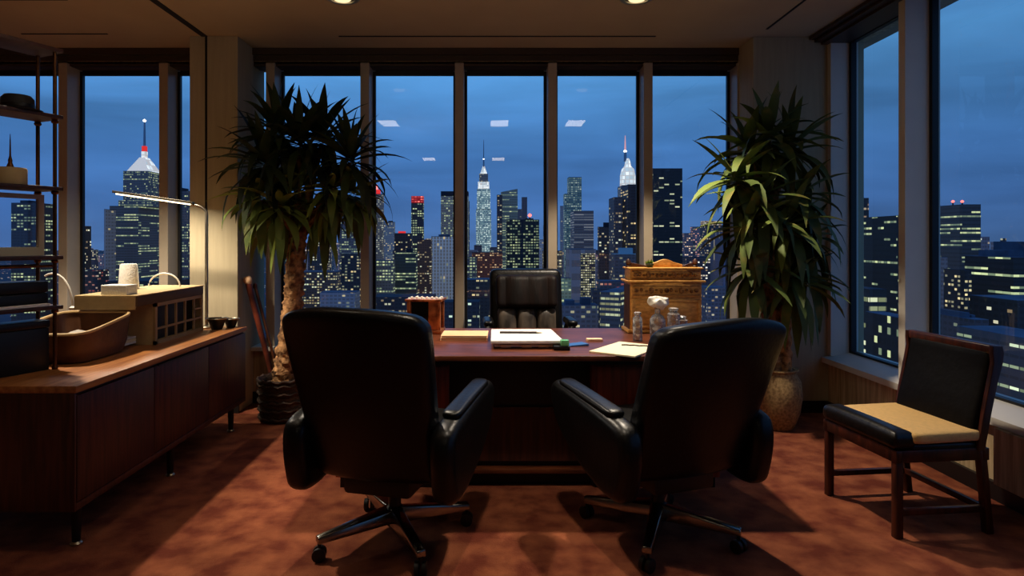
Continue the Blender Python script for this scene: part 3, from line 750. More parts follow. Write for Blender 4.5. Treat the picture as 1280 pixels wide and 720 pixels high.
# small dark dishes by the lamp
for i, (u, v, sc_, lb) in enumerate(((259, 411, 1.0, 'larger black boat shaped dish with pale rim at the lamp foot'), (275, 405, .8, 'smaller black boat shaped dish with pale rim at the credenza end'))):
    p = onc(u, v)
    if i == 1: p = Vector((-1.83, 4.375, CT))
    else: p = Vector((-1.885, 4.275, CT))
    t = thing('boat_dish', lb, 'dish', p, R(18), 'black dishes by the lamp')
    MB().lathe([(.035 * sc_, 0), (.04 * sc_, .012), (.05 * sc_, .045 * sc_), (.072 * sc_, .075 * sc_), (.064 * sc_, .073 * sc_), (.04 * sc_, .03), (.001, .026)], seg=24, sy=.8).build('bowl', M_black, t)
    MB().tube([(.069 * sc_ * math.cos(a), .8 * .069 * sc_ * math.sin(a), .075 * sc_) for a in [2 * PI * k / 32 for k in range(33)]], .0045, 6).build('rim', M_metal, t)

# ================================================================== ETAGERE
ea = R(-25)
et = thing('brass_etagere', 'narrow brass and wood shelf unit at the near end of the credenza', 'shelf unit', (-2.07, 2.955, CT), ea)
# local: origin at the far right post, -y runs towards the camera, -x is the short side
ew, el = .135, .34
for px in (0, -ew):
    for py in (0, -el):
        po = MB().tube([(px, py, 0), (px, py, 1.52)], .0085, 12).lathe([(.012, 0), (.014, .01), (.009, .02)], (px, py, 0), 12).build('post', M_brass, et)
        for z in (.285, .52, .845, 1.18): MB().lathe([(.009, -.018), (.014, -.014), (.016, -.006), (.012, 0), (.016, .004), (.010, .014)], (px, py, z), 12).build('collar', M_brass, po)
SH = (.285, .52, .845, 1.185, 1.50)
for z in SH:
    MB().box((-ew - .02, -el - .02, z), (.025, .025, z + .018), .003).build('shelf', M_shelf, et)
MB().tube([(-ew, -el, .49), (-ew, 0, .49)], .006, 8).tube([(0, -el, .49), (0, 0, .49)], .006, 8).build('rail', M_brass, et)
def ES(x, y, z): return Vector((-2.07, 2.955, CT)) + Matrix.Rotation(ea, 3, 'Z') @ Vector((x, y, z))
ht = thing('felt_hat', 'black round felt hat on the upper shelf of the brass unit', 'hat', ES(-.055, -.13, SH[3] + .0185), ea)
MB().lathe([(.001, 0), (.095, 0), (.098, .006), (.07, .012), (.066, .014), (.064, .055), (.052, .07), (.03, .074), (.001, .07)], seg=28).build('felt', M_hat, ht)
MB().lathe([(.0665, .014), (.068, .015), (.067, .03), (.0655, .031)], seg=28).build('band', M_leather, ht)
cn = thing('round_canister', 'beige round canister with thin pointed finial on the brass shelf unit', 'canister', ES(-.055, -.16, SH[2] + .0185), ea)
MB().lathe([(.062, 0), (.064, .004), (.064, .07), (.06, .076), (.001, .077)], seg=28).build('drum', M_boxtan, cn)
MB().lathe([(.016, .077), (.012, .09), (.008, .10), (.009, .11), (.004, .13), (.0025, .2), (.001, .23)], seg=10).build('finial', M_brass, cn)
fx = thing('glazed_frame', 'beige two-pane glazed frame standing on the brass shelf unit', 'frame', ES(-.1, 0, SH[1] + .0185), ea)
fh = .29
fo = MB()
fo.box((-.008, -el, 0), (.008, .005, .04)).box((-.008, -el, fh - .022), (.008, .005, fh)).box((-.008, -.02, .04), (.008, .005, fh - .022)).box((-.008, -el, .04), (.008, -el + .022, fh - .022)).box((-.008, -.215, .04), (.008, -.185, fh - .022))
fo.build('frame', M_beige, fx)
MB().box((-.002, -.185, .04), (.002, -.02, fh - .022)).build('clear_pane', thin_glass('small_frame_glass'), fx)
MB().box((-.003, -el + .022, .04), (.003, -.215, fh - .022)).build('print_panel', mat('grey_print', (58, 58, 60), rough=.4, scale=4, col2=(30, 32, 36)), fx)
MB().box((.003, -el + .024, fh - .085), (.005, -.217, fh - .03)).box((.003, -el + .024, .045), (.005, -.217, .06)).build('pale_strip', M_paper, fx)
kb = thing('black_case', 'black hard case on the lower shelf of the brass unit', 'case', ES(-.075, -.03, SH[0] + .0185), ea)
MB().box((-.07, -.3, 0), (.045, .02, .06), .008).build('body', M_black, kb); MB().box((-.07, -.3, .0615), (.045, .02, .115), .008).build('lid', M_black, kb)
o = MB().box((-.014, -.3, 0), (.02, -.03, .012), .002).build('paper_bundle', M_paper, None, 0, ES(0, 0, SH[0] + .0185) + Vector((0, 0, 0)), (0, 0, ea)); tag(o, 'white papers at the edge of the lower brass shelf', 'papers')
kb = thing('storage_box', 'black storage box on the credenza beneath the brass shelf unit', 'box', ES(-.075, -.03, 0), ea)
MB().box((-.045, -.295, .0), (.06, .015, .2), .006).build('body', M_black, kb); MB().box((-.05, -.3, .201), (.063, .018, .235), .006).build('lid', M_black, kb)

# ================================================================== STICKS, PLANTS
ws = thing('walking_stick', 'red-brown knobbed walking stick leaning in the left corner', 'walking stick', (0, 0, 0), 0, 'sticks leaning in the left corner')
a, b = Vector((-1.66, 4.88, .02)), Vector((-1.90, 4.86, .99))
pts = [a.lerp(b, t) for t in (0, .3, .6, .9, 1)]
MB().tube(pts, [.015, .019, .022, .024, .025], 10).build('shaft', M_stick, ws)
MB().lathe([(.018, -.03), (.03, -.01), (.034, .012), (.024, .035), (.001, .04)], seg=14, M=Matrix.Translation(b + Vector((-.0, 0, .01))) @ Matrix.Rotation(R(-25), 4, 'Y')).build('knob', M_manila, ws)
w2 = thing('walking_stick', 'slim darker walking stick leaning beside the knobbed one', 'walking stick', (0, 0, 0), 0, 'sticks leaning in the left corner')
a2, b2 = Vector((-1.62, 4.91, .02)), Vector((-1.86, 4.90, .96))
MB().tube([a2.lerp(b2, t) for t in (0, .5, 1)], [.009, .012, .013], 10).build('shaft', M_oakdark, w2)
MB().lathe([(.015, -.02), (.019, 0), (.014, .018), (.001, .022)], seg=12, M=Matrix.Translation(b2)).build('knob', M_stick, w2)

def leaf(m, base, az, el, L, wd, droop, clampf, n=7):
    t = m.bm; p = Vector(base); rows = []
    side = Vector((-math.sin(az), math.cos(az), 0)); e = el; st = L / n
    prof = [.45, .8, 1., 1., .9, .68, .38, .03]
    tw = random.uniform(-.5, .5)
    for i in range(n + 1):
        d = Vector((math.cos(e) * math.cos(az), math.cos(e) * math.sin(az), math.sin(e)))
        up = side.cross(d); s2 = side * math.cos(tw * i / n) + up * math.sin(tw * i / n)
        w_ = wd * prof[i]
        q = clampf(p)
        rows.append([t.verts.new(q - s2 * w_), t.verts.new(q - Vector((0, 0, w_ * .35))), t.verts.new(q + s2 * w_)])
        p = p + d * st; e = max(-1.5, e - droop / n * (0.5 + i / n))
    for i in range(n):
        for j in range(2): t.faces.new((rows[i][j], rows[i][j + 1], rows[i + 1][j + 1], rows[i + 1][j]))
def crown(c, n, L, wd, clampf, e0=85, e1=-35):
    m = MB()
    for i in range(n):
        f = i / n
        el = R(e0 + (e1 - e0) * f ** .8 + random.uniform(-12, 12)); az = i * 2.39996 + random.uniform(-.3, .3)
        base = Vector(c) + Vector((math.cos(az) * .015, math.sin(az) * .015, .12 * (1 - f) - .06))
        leaf(m, base, az, el, L * random.uniform(.75, 1.1) * (.75 + .35 * f), wd * random.uniform(.8, 1.1), random.uniform(1.0, 2.3) * (.3 + f * .9), clampf)
    return m
def rough(i, j): return 1 + .16 * math.sin(i * 2.3 + j * 2.1) + random.uniform(-.13, .13)
def path(pts, n):
    pts = [Vector(p) for p in pts]; out = []
    for i in range(n + 1):
        t = i / n * (len(pts) - 1); k = min(int(t), len(pts) - 2); out.append(pts[k].lerp(pts[k + 1], t - k))
    return out
# left plant
def clL(p):
    q = Vector(p)
    lim = 4.73 if q.x < -1.90 else 5.0
    if q.y > lim - .1: q.y = lim - .1 + .1 * math.tanh((q.y - lim + .1) / .3)
    return q
PY = 4.62
pl = thing('corn_plant', 'tall dark strap-leaved plant in a wicker basket by the left column', 'potted plant', (0, 0, 0))
bc = Vector((-1.545, PY, 0))
bk = MB().lathe([(.15, 0), (.165, .02), (.17, .14), (.178, .29), (.186, .305), (.176, .31), (.165, .295), (.16, .26), (.001, .26)], bc, 28).build('basket', M_basket, pl)
m = MB()
for z in (.03, .09, .15, .21, .27, .302):
    m.tube([bc + Vector(((.172 + z * .03) * math.cos(q), (.172 + z * .03) * math.sin(q), z + .006 * math.sin(q * 14))) for q in [2 * PI * k / 56 for k in range(57)]], .009, 6)
m.build('woven_band', M_basket, bk)
MB().lathe([(.16, .255), (.1, .27), (.001, .275)], bc, 20).build('soil', M_soil, pl)
tr = path([bc + Vector((.0, 0, .26)), P(357, 440, PY), P(366, 380, PY), P(369, 330, PY), P(372, 290, PY)], 46)
MB().tube(tr, [.085 - .02 * min(1, i / 10) + .004 * math.sin(i * 1.7) for i in range(47)], 18, rough).build('trunk', M_bark, pl)
cl = [(330, 205, -.12), (348, 168, .05), (374, 180, -.05), (402, 176, .08), (438, 200, -.08), (326, 248, -.1), (372, 241, .1), (415, 241, -.1), (442, 246, .05), (350, 262, -.12), (398, 268, .0)]
fork = P(372, 295, PY)
for u, v, dy in cl:
    c = P(u, v, PY + dy)
    MB().tube(path([fork, fork.lerp(c, .5) + Vector((0, 0, -.03)), c + Vector((0, 0, -.02))], 8), [.03 - .0018 * i for i in range(9)], 8, rough).build('branch', M_bark, pl)
    low = v > 240
    crown(c, 40 if not low else 34, .50 if not low else .40, .033, clL, 85 if not low else 50, -40 if not low else -58).build('foliage', M_leafY if low else M_leafL, pl, 60)
# right plant
def clR(p):
    q = Vector(p)
    if q.y > 4.6: q.y = 4.6 + .13 * math.tanh((q.y - 4.6) / .3)
    if q.x > 2.42: q.x = 2.42 + .1 * math.tanh((q.x - 2.42) / .2)
    return q
QY = 4.40
pr = thing('corn_plant', 'tall olive strap-leaved plant in a stoneware urn by the right column', 'potted plant', (0, 0, 0))
qc = Vector((2.01, QY, 0))
MB().lathe([(.10, 0), (.115, .02), (.15, .12), (.165, .23), (.155, .33), (.125, .385), (.125, .40), (.14, .41), (.138, .42), (.115, .415), (.11, .38), (.001, .37)], qc, 32).build('urn', M_terra, pr)
MB().lathe([(.113, .37), (.06, .385), (.001, .388)], qc, 20).build('soil', M_soil, pr)
MB().tube(path([qc + Vector((-.02, 0, .37)), P(962, 420, QY), P(963, 360, QY), P(962, 300, QY), P(962, 230, QY)], 44), [.062 + .004 * math.sin(i * 1.9) for i in range(45)], 16, rough).build('trunk', M_bark, pr)
MB().tube(path([qc + Vector((.05, -.03, .37)), P(981, 400, QY - .04), P(980, 340, QY - .04), P(975, 290, QY)], 30), [.038 + .004 * math.sin(i * 2.3) for i in range(31)], 12, rough).build('trunk', M_bark, pr)
fork = P(962, 262, QY)
cr_ = [(936, 190, .05, 34, .42), (962, 172, -.05, 34, .42), (988, 186, .0, 34, .44), (920, 226, -.1, 34, .42), (1000, 248, -.08, 36, .42), (950, 250, -.15, 34, .40), (985, 282, -.15, 34, .40), (935, 285, -.12, 34, .42), (1008, 300, .0, 28, .34)]
for u, v, dy, n, L in cr_:
    c = P(u, v, QY + dy)
    MB().tube(path([fork, fork.lerp(c, .5) + Vector((0, 0, -.02)), c + Vector((0, 0, -.02))], 8), [.028 - .0016 * i for i in range(9)], 8, rough).build('branch', M_bark, pr)
    crown(c, n - 4, L + .05, .036, clR, 85 if v < 200 else 65, -45 if v < 200 else -65).build('foliage', M_leafR, pr, 60)
for u, v, dy, n, L in [(938, 338, -.08, 24, .42), (992, 352, -.1, 26, .46), (1008, 340, .05, 20, .44)]:
    c = P(u, v, QY + dy); b0 = P(965, v + 20, QY)
    MB().tube(path([b0, c + Vector((0, 0, -.01))], 5), [.022 - .002 * i for i in range(6)], 8, rough).build('branch', M_bark, pr)
    crown(c, n, L, .036, clR, 35, -70).build('foliage', M_leafR, pr, 60)

# ================================================================== CITY
GZ = -150.
k = NT('night_city_ground')
b = k.n('ShaderNodeBsdfPrincipled'); b.inputs['Base Color'].default_value = lin((40, 46, 64)); b.inputs['Roughness'].default_value = .9
tc = k.n('ShaderNodeTexCoord'); vo = k.n('ShaderNodeTexVoronoi', feature='F1'); vo.inputs['Scale'].default_value = 1 / 26.
k.l(tc.outputs['Object'], vo.inputs['Vector'])
spot = k.math('LESS_THAN', vo.outputs['Distance'], .16)
sc3 = k.n('ShaderNodeSeparateColor'); k.l(vo.outputs['Color'], sc3.inputs[0])
onm = k.math('MULTIPLY', spot, k.math('LESS_THAN', sc3.outputs[0], .55))
rp_ = k.n('ShaderNodeValToRGB'); k.l(sc3.outputs[1], rp_.inputs[0])
rp_.color_ramp.elements[0].color = lin((255, 190, 120)); rp_.color_ramp.elements[1].color = lin((255, 90, 80))
e2 = rp_.color_ramp.elements.new(.5); e2.color = lin((225, 235, 215))
k.l(rp_.outputs[0], b.inputs['Emission Color']); k.l(k.math('MULTIPLY', onm, 1.6), b.inputs['Emission Strength'])
k.l(b.outputs[0], k.out.inputs[0]); k.m.cycles.emission_sampling = 'NONE'
M_cityground = k.m
m = MB(); t = m.bm; vs = [t.verts.new(c) for c in ((-9000, 40, GZ), (9000, 40, GZ), (9000, 9000, GZ), (-9000, 9000, GZ))]; t.faces.new(vs)
struct('ground', m, M_cityground)

M_roof = mat('flat_grey_roof', (96, 106, 128), rough=.9, scale=.05, col2=(60, 68, 88))
M_roofd = mat('flat_dark_roof', (40, 46, 62), rough=.9, scale=.05)
M_redglow = emitter('red_crown_glow', (255, 60, 60), .8)
M_redlamp = emitter('red_beacon_glow', (255, 110, 100), 3.)
M_whitelamp = emitter('white_beacon_glow', (255, 250, 240), 3.)
M_crownw = facade('floodlit_crown', (240, 245, 245), (235, 250, 245), (250, 250, 240), 4, 4, .1, .1, .9, .2, .5, 3., 1., amb=.30)
M_spire = mat('steel_mast', (150, 160, 180), rough=.5)

def span(u0, u1, Y, D):
    xa = (u0 - CU) * Y / F; xb = (u1 - CU) * Y / F
    if xa > 0: xa = (u0 - CU) * (Y + D) / F
    if xb < 0: xb = (u1 - CU) * (Y + D) / F
    if xb - xa < .25 * (u1 - u0) * Y / F:
        c = (xa + xb) / 2; h_ = .12 * (u1 - u0) * Y / F; xa, xb = c - h_, c + h_
    return xa, xb
def zt(v, Y): return EYE - (v - CV) * Y / F
def tower(label, u0, u1, vt, Y, m, D=None, roofbox=None, extra=None, vb=None, name='office_tower', roof=None, group=None, top_shear=0.):
    """A city building standing on the ground beyond the windows, with its roof and rooftop plant as parts."""
    wpx = (u1 - u0) * Y / F
    D = D or wpx * .6
    xa, xb = span(u0, u1, Y, D); z = zt(vt, Y); xc = (xa + xb) / 2; yc = Y + D / 2
    t = thing(name, label, 'building', (xc, yc, GZ), 0, group)
    hx, hy, hz = (xb - xa) / 2, D / 2, z - GZ
    zb = 0 if vb is None else zt(vb, Y) - GZ
    s = top_shear * Y / F
    MB().hexa([(-hx, -hy, zb), (hx, -hy, zb), (hx, hy, zb), (-hx, hy, zb)], [(-hx, -hy, hz), (hx, -hy, hz + s), (hx, hy, hz + s), (-hx, hy, hz)]).build('shaft', m, t, 0)
    pxm = Y / F
    if not top_shear:
        MB().box((-hx, -hy, hz), (hx, hy, hz + .6 * pxm)).build('roof', roof or M_roofd, t, 0)
    if roofbox:
        for (a, b_, hh) in roofbox:
            MB().box((-hx + 2 * hx * a, -hy * .6, hz), (-hx + 2 * hx * b_, hy * .6, hz + hh * pxm)).build('rooftop_box', roof or M_roofd, t, 0)
    t['_'] = 0; del t['_']
    return t, hx, hy, hz, pxm
def mast(t, x, z0, z1, r0, r1, m=None, y=0):
    return MB().tube([(x, y, z0), (x, y, z0 * .4 + z1 * .6), (x, y, z1)], [r0, r0 * .6 + r1 * .4, r1], 6).build('mast', m or M_spire, t)
def beacon(t, x, z, r, m, y=0):
    MB().lathe([(r * .2, -r), (r, -.3 * r), (r, .3 * r), (r * .2, r)], (x, y, z), 8).build('beacon', m, t)

def fc(name, base, Y, wpx, hpx, **kw):
    """facade with window sizes given as seen from the room at distance Y"""
    q = .92 if name.startswith('rw_') or wpx > 12 or hpx > 12 else .74
    return facade(name, base, w=wpx * Y / F * q, h=hpx * Y / F * q, **kw)
GRN = dict(wa=(190, 225, 185), wb=(225, 235, 170))
WRM = dict(wa=(255, 214, 150), wb=(225, 232, 200))

# -- left bay
M1 = fc('dark_block_green_lights', (34, 42, 60), 420, 6, 5, frac=.32, row=.8, estr=.55, seed=1, run=2, **GRN)
tower('dark office block with green-lit rows seen through the glazed frame', 14, 68, 254, 420, M1, roofbox=[(.2, .6, 4)])
tower('narrow dark block with a few warm windows left of the pyramid-topped tower', 92, 114, 283, 600, fc('dark_block_warm', (26, 28, 40), 600, 5, 5, frac=.2, estr=.9, seed=2, **WRM))
M3 = fc('pyramid_tower_wall', (66, 78, 100), 460, 5.2, 4.4, frac=.38, row=.95, estr=.5, seed=4.2, run=5, mx=.05, mz=.3, **GRN)
t, hx, hy, hz, px = tower('broad tower with floodlit white pyramid crown and tall mast', 137, 200, 258, 460, M3, D=30)
ux = lambda u, Y=460: (u - CU) * Y / F - t.location.x
zz = lambda v, Y=460: zt(v, Y) - GZ
a, b_ = ux(151), ux(182); cx = (a + b_) / 2; hw = (b_ - a) / 2
M3b = fc('pyramid_tower_upper', (70, 84, 108), 460, 3, 4, frac=.5, row=.6, estr=.4, seed=6, **GRN)
MB().box((a, -12, hz), (b_, 12, zz(213))).build('upper_shaft', M3b, t, 0)
MB().box((ux(146), -13, hz), (ux(187), 13, zz(250))).build('setback', M3b, t, 0)
q = hw * .86
MB().hexa([(cx - q, -10, zz(213)), (cx + q, -10, zz(213)), (cx + q, 10, zz(213)), (cx - q, 10, zz(213))], [(cx - q * .28, -3, zz(194)), (cx + q * .28, -3, zz(194)), (cx + q * .28, 3, zz(194)), (cx - q * .28, 3, zz(194))]).build('pyramid_crown', M_crownw, t, 0)
MB().box((cx - 1.6, -1.6, zz(194)), (cx + 1.6, 1.6, zz(186))).build('lantern', M_crownw, t, 0)
MB().box((cx - 1.4, -1.4, zz(186)), (cx + 1.4, 1.4, zz(179))).build('red_lantern', M_redglow, t, 0)
mast(t, cx, zz(179), zz(147), .9, .5); beacon(t, cx, zz(146), 1.2, M_whitelamp)
tower('pale edged slab standing against the left flank of the pyramid-topped tower', 133, 142, 262, 440, fc('pale_slab', (110, 124, 150), 440, 9, 6, frac=.05, estr=.3, seed=9), D=12)
tower('mid-rise office with scattered green windows behind the task lamp pole', 196, 250, 239, 640, fc('left_bay_mid', (58, 70, 96), 640, 4, 4.4, frac=.42, row=.7, estr=.5, seed=11, **GRN), roofbox=[(.3, .7, 5)])
tower('low dark block with red and green lamps beneath the broad pyramid tower', 98, 136, 338, 330, fc('left_low', (30, 34, 50), 330, 6, 5, frac=.3, row=.4, estr=.6, seed=12, wa=(255, 120, 100), wb=(210, 230, 200)), roof=M_roofd)
tower('low dark roof in front of the pyramid tower beside the foam cup', 134, 246, 352, 260, fc('left_low2', (24, 28, 40), 260, 8, 6, frac=.12, estr=.5, seed=13, **GRN))

# -- window behind left plant
tower('grey tower half hidden by the left plant foliage', 424, 458, 262, 720, fc('grey_hidden', (72, 84, 110), 720, 4, 4, frac=.4, row=.6, estr=.5, seed=15, **GRN))
tower('slim dark tower seen through the left plant leaves', 385, 412, 296, 800, fc('slim_hidden', (44, 52, 74), 800, 4, 4, frac=.3, estr=.6, seed=16, **WRM))
tower('low office with many yellow windows beneath the left plant', 378, 428, 340, 520, fc('low_yellow', (60, 64, 82), 520, 4.5, 4.5, frac=.45, row=.4, estr=.7, seed=17, wa=(255, 224, 150), wb=(220, 230, 190)), roof=M_roof)
tower('dark block with white windows left of the first mullion', 426, 470, 318, 430, fc('dk_white', (32, 38, 56), 430, 5, 5, frac=.3, estr=.6, seed=18), roof=M_roofd)
tower('pale blue low building with flat roof below the left plant', 400, 450, 366, 340, fc('pale_low', (96, 114, 150), 340, 7, 6, frac=.22, estr=.5, seed=19), roof=M_roof)
tower('grey building showing between left plant trunk and window edge', 338, 372, 300, 480, fc('edge_grey', (60, 74, 100), 480, 5, 5, frac=.35, estr=.5, seed=20, **GRN))

# -- second window
t, hx, hy, hz, px = tower('grey stone tower with red lamps on its stepped top', 466, 480, 243, 950, fc('stone_red', (104, 110, 122), 950, 3, 3.6, frac=.4, row=.4, estr=.5, seed=21, wa=(240, 225, 190), wb=(210, 220, 190)))
MB().box((-hx * .8, -hy * .8, hz), (hx * .3, hy * .8, hz + 6 * px)).build('stepped_top', M_redglow, t, 0); mast(t, -hx * .3, hz + 6 * px, hz + 13 * px, 1.5, .4, M_redlamp)
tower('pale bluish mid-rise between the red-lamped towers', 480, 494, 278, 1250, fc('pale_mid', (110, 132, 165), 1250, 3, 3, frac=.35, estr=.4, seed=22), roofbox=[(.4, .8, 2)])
t, hx, hy, hz, px = tower('dark squat block with a red-lit roofline', 493, 516, 292, 760, fc('dk_redroof', (36, 36, 50), 760, 4, 4, frac=.2, estr=.5, seed=23))
MB().box((-hx * .6, -hy * .5, hz), (hx * .2, hy * .5, hz + 3 * px)).build('red_roof_sign', M_redglow, t, 0)
t, hx, hy, hz, px = tower('slim dark tower with glowing red crown', 514, 530, 254, 900, fc('dk_redcrown', (40, 44, 62), 900, 4, 4, frac=.45, row=.7, estr=.6, seed=24, run=2, **GRN))
MB().box((-hx, -hy, hz), (hx, hy, hz + 9 * px)).build('red_crown', fc('red_crown_wall', (170, 30, 36), 900, 5, 4, frac=.6, estr=.9, seed=2, wa=(255, 60, 60), wb=(255, 120, 110), amb=.25), t, 0)
t, hx, hy, hz, px = tower('pale stone tower with dark cap beside the second mullion', 551, 586, 245, 720, fc('stone_cap', (112, 120, 132), 720, 3.6, 4.2, frac=.55, row=.5, estr=.4, seed=25, **GRN))
MB().box((-hx * 1.0, -hy, hz), (hx, hy, hz + 6 * px)).build('dark_cap', M_roofd, t, 0)
tower('light blue-grey slab with regular dark windows and ribbed front', 539, 584, 296, 560, fc('ribbed_slab', (160, 184, 218), 560, 5.2, 5.6, frac=.06, estr=.4, seed=26, glass=.12, mx=.22, mz=.12), roof=M_roof, roofbox=[(.2, .5, 3)])
tower('green-lit office block with bands of bright floors', 494, 522, 316, 470, fc('green_bands', (40, 52, 62), 470, 5, 5, frac=.75, row=.85, estr=.5, seed=27.5, run=4, mx=.04, mz=.28, **GRN), roof=M_roofd, roofbox=[(.5, .8, 5)])
tower('brownish narrow block with small orange windows', 522, 540, 300, 520, fc('brown_narrow', (66, 54, 56), 520, 4, 4, frac=.35, estr=.5, seed=28, **WRM))
tower('grey block with greenish bright floors at the second window edge', 464, 494, 326, 450, fc('grey_floors', (80, 92, 112), 450, 5, 5, frac=.5, row=.9, estr=.55, seed=29, run=3, **GRN), roof=M_roof)
tower('dark low block behind the carriage clock', 464, 545, 372, 330, fc('dk_clock', (34, 36, 50), 330, 6, 6, frac=.25, estr=.5, seed=30, **WRM), roof=M_roofd)
tower('dark block with yellow windows beside the second mullion foot', 545, 600, 378, 300, fc('dk_yel', (36, 42, 60), 300, 8, 7, frac=.3, row=.7, estr=.8, seed=31, wa=(240, 240, 180), wb=(200, 230, 210)), roof=M_roofd)

# -- third window
tower('slim dark tower just right of the second mullion', 579, 587, 252, 1000, fc('slim_edge', (50, 60, 86), 1000, 4, 4, frac=.15, estr=.4, seed=32))
ME = fc('floodlit_setback_tower', (170, 200, 205), 1500, 2.0, 3., frac=.9, row=.2, estr=.85, seed=33, wa=(190, 235, 215), wb=(235, 250, 235), glass=.6, amb=.06)
t, hx, hy, hz, px = tower('tall floodlit setback tower with needle spire', 595, 614, 262, 1500, ME, D=26)
e_ = lambda v: zt(v, 1500) - GZ
w_ = hx
MB().box((-w_ * .88, -hy * .9, hz), (w_ * .88, hy * .9, e_(236))).build('middle_tier', ME, t, 0)
MB().box((-w_ * .74, -hy * .8, e_(236)), (w_ * .74, hy * .8, e_(227))).build('bright_tier', M_crownw, t, 0)
MB().box((-w_ * .58, -hy * .6, e_(227)), (w_ * .58, hy * .6, e_(217))).build('dark_tier', fc('dk_tier', (90, 104, 125), 1500, 2, 4, frac=.3, estr=.4, seed=34), t, 0)
MB().hexa([(-w_ * .46, -5, e_(217)), (w_ * .46, -5, e_(217)), (w_ * .46, 5, e_(217)), (-w_ * .46, 5, e_(217))], [(-w_ * .14, -1.5, e_(207)), (w_ * .14, -1.5, e_(207)), (w_ * .14, 1.5, e_(207)), (-w_ * .14, 1.5, e_(207))]).build('crown', M_crownw, t, 0)
MB().tube([(0, 0, e_(208)), (0, 0, e_(198))], [2.2, 1.4], 8).build('spire_base', M_spire, t); mast(t, 0, e_(198), e_(174), 1.4, .6); beacon(t, 0, e_(198), 2.0, M_whitelamp)
MG = fc('slanted_glass_tower', (86, 110, 128), 760, 4, 4, frac=.62, row=.6, estr=.45, seed=35, run=3, mx=.05, mz=.3, **GRN)
t, hx, hy, hz, px = tower('glass tower with slanted roof and green-lit floors', 626, 647, 240, 760, MG, top_shear=4)
tower('narrow dark strip tower against the slanted glass tower', 621, 628, 244, 740, fc('dk_strip', (44, 50, 70), 740, 4, 4, frac=.35, estr=.5, seed=36, **WRM))
tower('thin dark pencil tower rising behind the twin dark block', 652, 659, 247, 1300, fc('pencil', (62, 72, 100), 1300, 3, 3, frac=.05, estr=.3, seed=37))
tower('thin lower tower next to the pencil tower', 647, 652, 262, 1350, fc('pencil_low', (70, 82, 112), 1350, 3, 3, frac=.1, estr=.3, seed=38))
t, hx, hy, hz, px = tower('broad dark block with greenish window grid behind the executive chair', 632, 674, 275, 460, fc('dark_twin', (22, 28, 36), 460, 4.4, 4.6, frac=.55, row=.4, estr=.42, seed=39, glass=.7, **GRN), D=30)
MB().box((hx * .62, -hy - .01, 0), (hx * .0 + hx * .62 + .8, -hy, hz)).build('corner_rib', M_roofd, t, 0)
MB().box((-hx * .12, -hy - .3, 0), (hx * .0, -hy, hz)).build('dark_seam', M_roofd, t, 0)
beacon(t, hx * .5, hz + 4, 1.4, M_redlamp); MB().tube([(hx * .5, 0, hz), (hx * .5, 0, hz + 3.4)], .5, 6).build('beacon_post', M_roofd, t); MB().box((hx * .2, -5, hz), (hx * .7, 5, hz + 1.6)).build('rooftop_box', M_roofd, t, 0)
tower('pale sliver of a block right of the broad dark block', 674, 680, 300, 620, fc('pale_sliver', (128, 148, 186), 620, 4, 5, frac=.08, estr=.3, seed=40))
tower('dark spired mid-rise left of the third mullion', 679, 692, 282, 900, fc('dk_left3', (46, 52, 74), 900, 4, 4, frac=.25, estr=.5, seed=41, **WRM), roofbox=[(.3, .7, 5)])
tower('yellow-lit block half behind the third mullion', 678, 703, 314, 480, fc('yel_mid', (84, 86, 92), 480, 5, 5, frac=.5, estr=.7, seed=42, wa=(255, 226, 160), wb=(235, 230, 190)))
tower('red-brown block with orange windows below the floodlit tower', 590, 628, 316, 700, fc('redbrown', (92, 58, 54), 700, 4, 4, frac=.35, estr=.55, seed=43, wa=(255, 170, 110), wb=(255, 224, 170)), roof=M_roofd)
tower('grey low block with green floors right of the second mullion', 578, 596, 322, 520, fc('grey_low_green', (70, 82, 104), 520, 5, 5, frac=.5, row=.6, estr=.55, seed=44, **GRN))
tower('low dark block with few white windows left of the executive chair', 580, 640, 350, 380, fc('dk_exec', (36, 42, 58), 380, 7, 6, frac=.22, row=.6, estr=.6, seed=45), roof=M_roof)

# -- fourth window
MT = fc('pale_green_glass_tower', (108, 138, 150), 950, 3.6, 3.6, frac=.7, row=.4, estr=.35, seed=46, wa=(180, 225, 205), wb=(225, 240, 215), amb=.03)
t, hx, hy, hz, px = tower('tall pale green glass tower with flat top', 709, 727, 222, 950, MT, D=20)
MB().box((-hx - 5 * px, -hy * .9, 0), (-hx, hy * .9, hz - 20 * px)).build('lower_wing', MT, t, 0)
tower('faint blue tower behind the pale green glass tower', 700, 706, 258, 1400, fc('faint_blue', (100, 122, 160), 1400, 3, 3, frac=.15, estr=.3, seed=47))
tower('ribbed grey block with horizontal pale floor lines', 713, 742, 264, 560, fc('hline_grey', (76, 86, 112), 560, 14, 3.4, frac=.65, row=.2, estr=.13, seed=48, mx=.01, mz=.3, wa=(190, 205, 225), wb=(210, 215, 220)), D=26, roof=M_roof)
t, hx, hy, hz, px = tower('blue-grey stone block with yellow-lit front and flat roof', 707, 745, 312, 390, fc('bluegrey_stone', (104, 116, 146), 390, 18, 18, frac=.0, estr=.3, seed=49), D=22, roof=M_roof)
MB().box((-hx * .18, -hy - .4, 0), (hx * .92, -hy, hz - 5 * px)).build('lit_front', fc('yel_front', (52, 56, 70), 390, 3.6, 4, frac=.75, row=.2, estr=.6, seed=50, wa=(235, 230, 150), wb=(245, 240, 200)), t, 0)
M5 = fc('dark_right_cluster', (40, 46, 66), 470, 5, 5, frac=.22, row=.7, estr=.75, seed=51, run=2, wa=(250, 240, 170), wb=(255, 215, 150))
tower('dark tower with yellow windows left of the fourth mullion', 776, 806, 231, 470, M5, D=26)
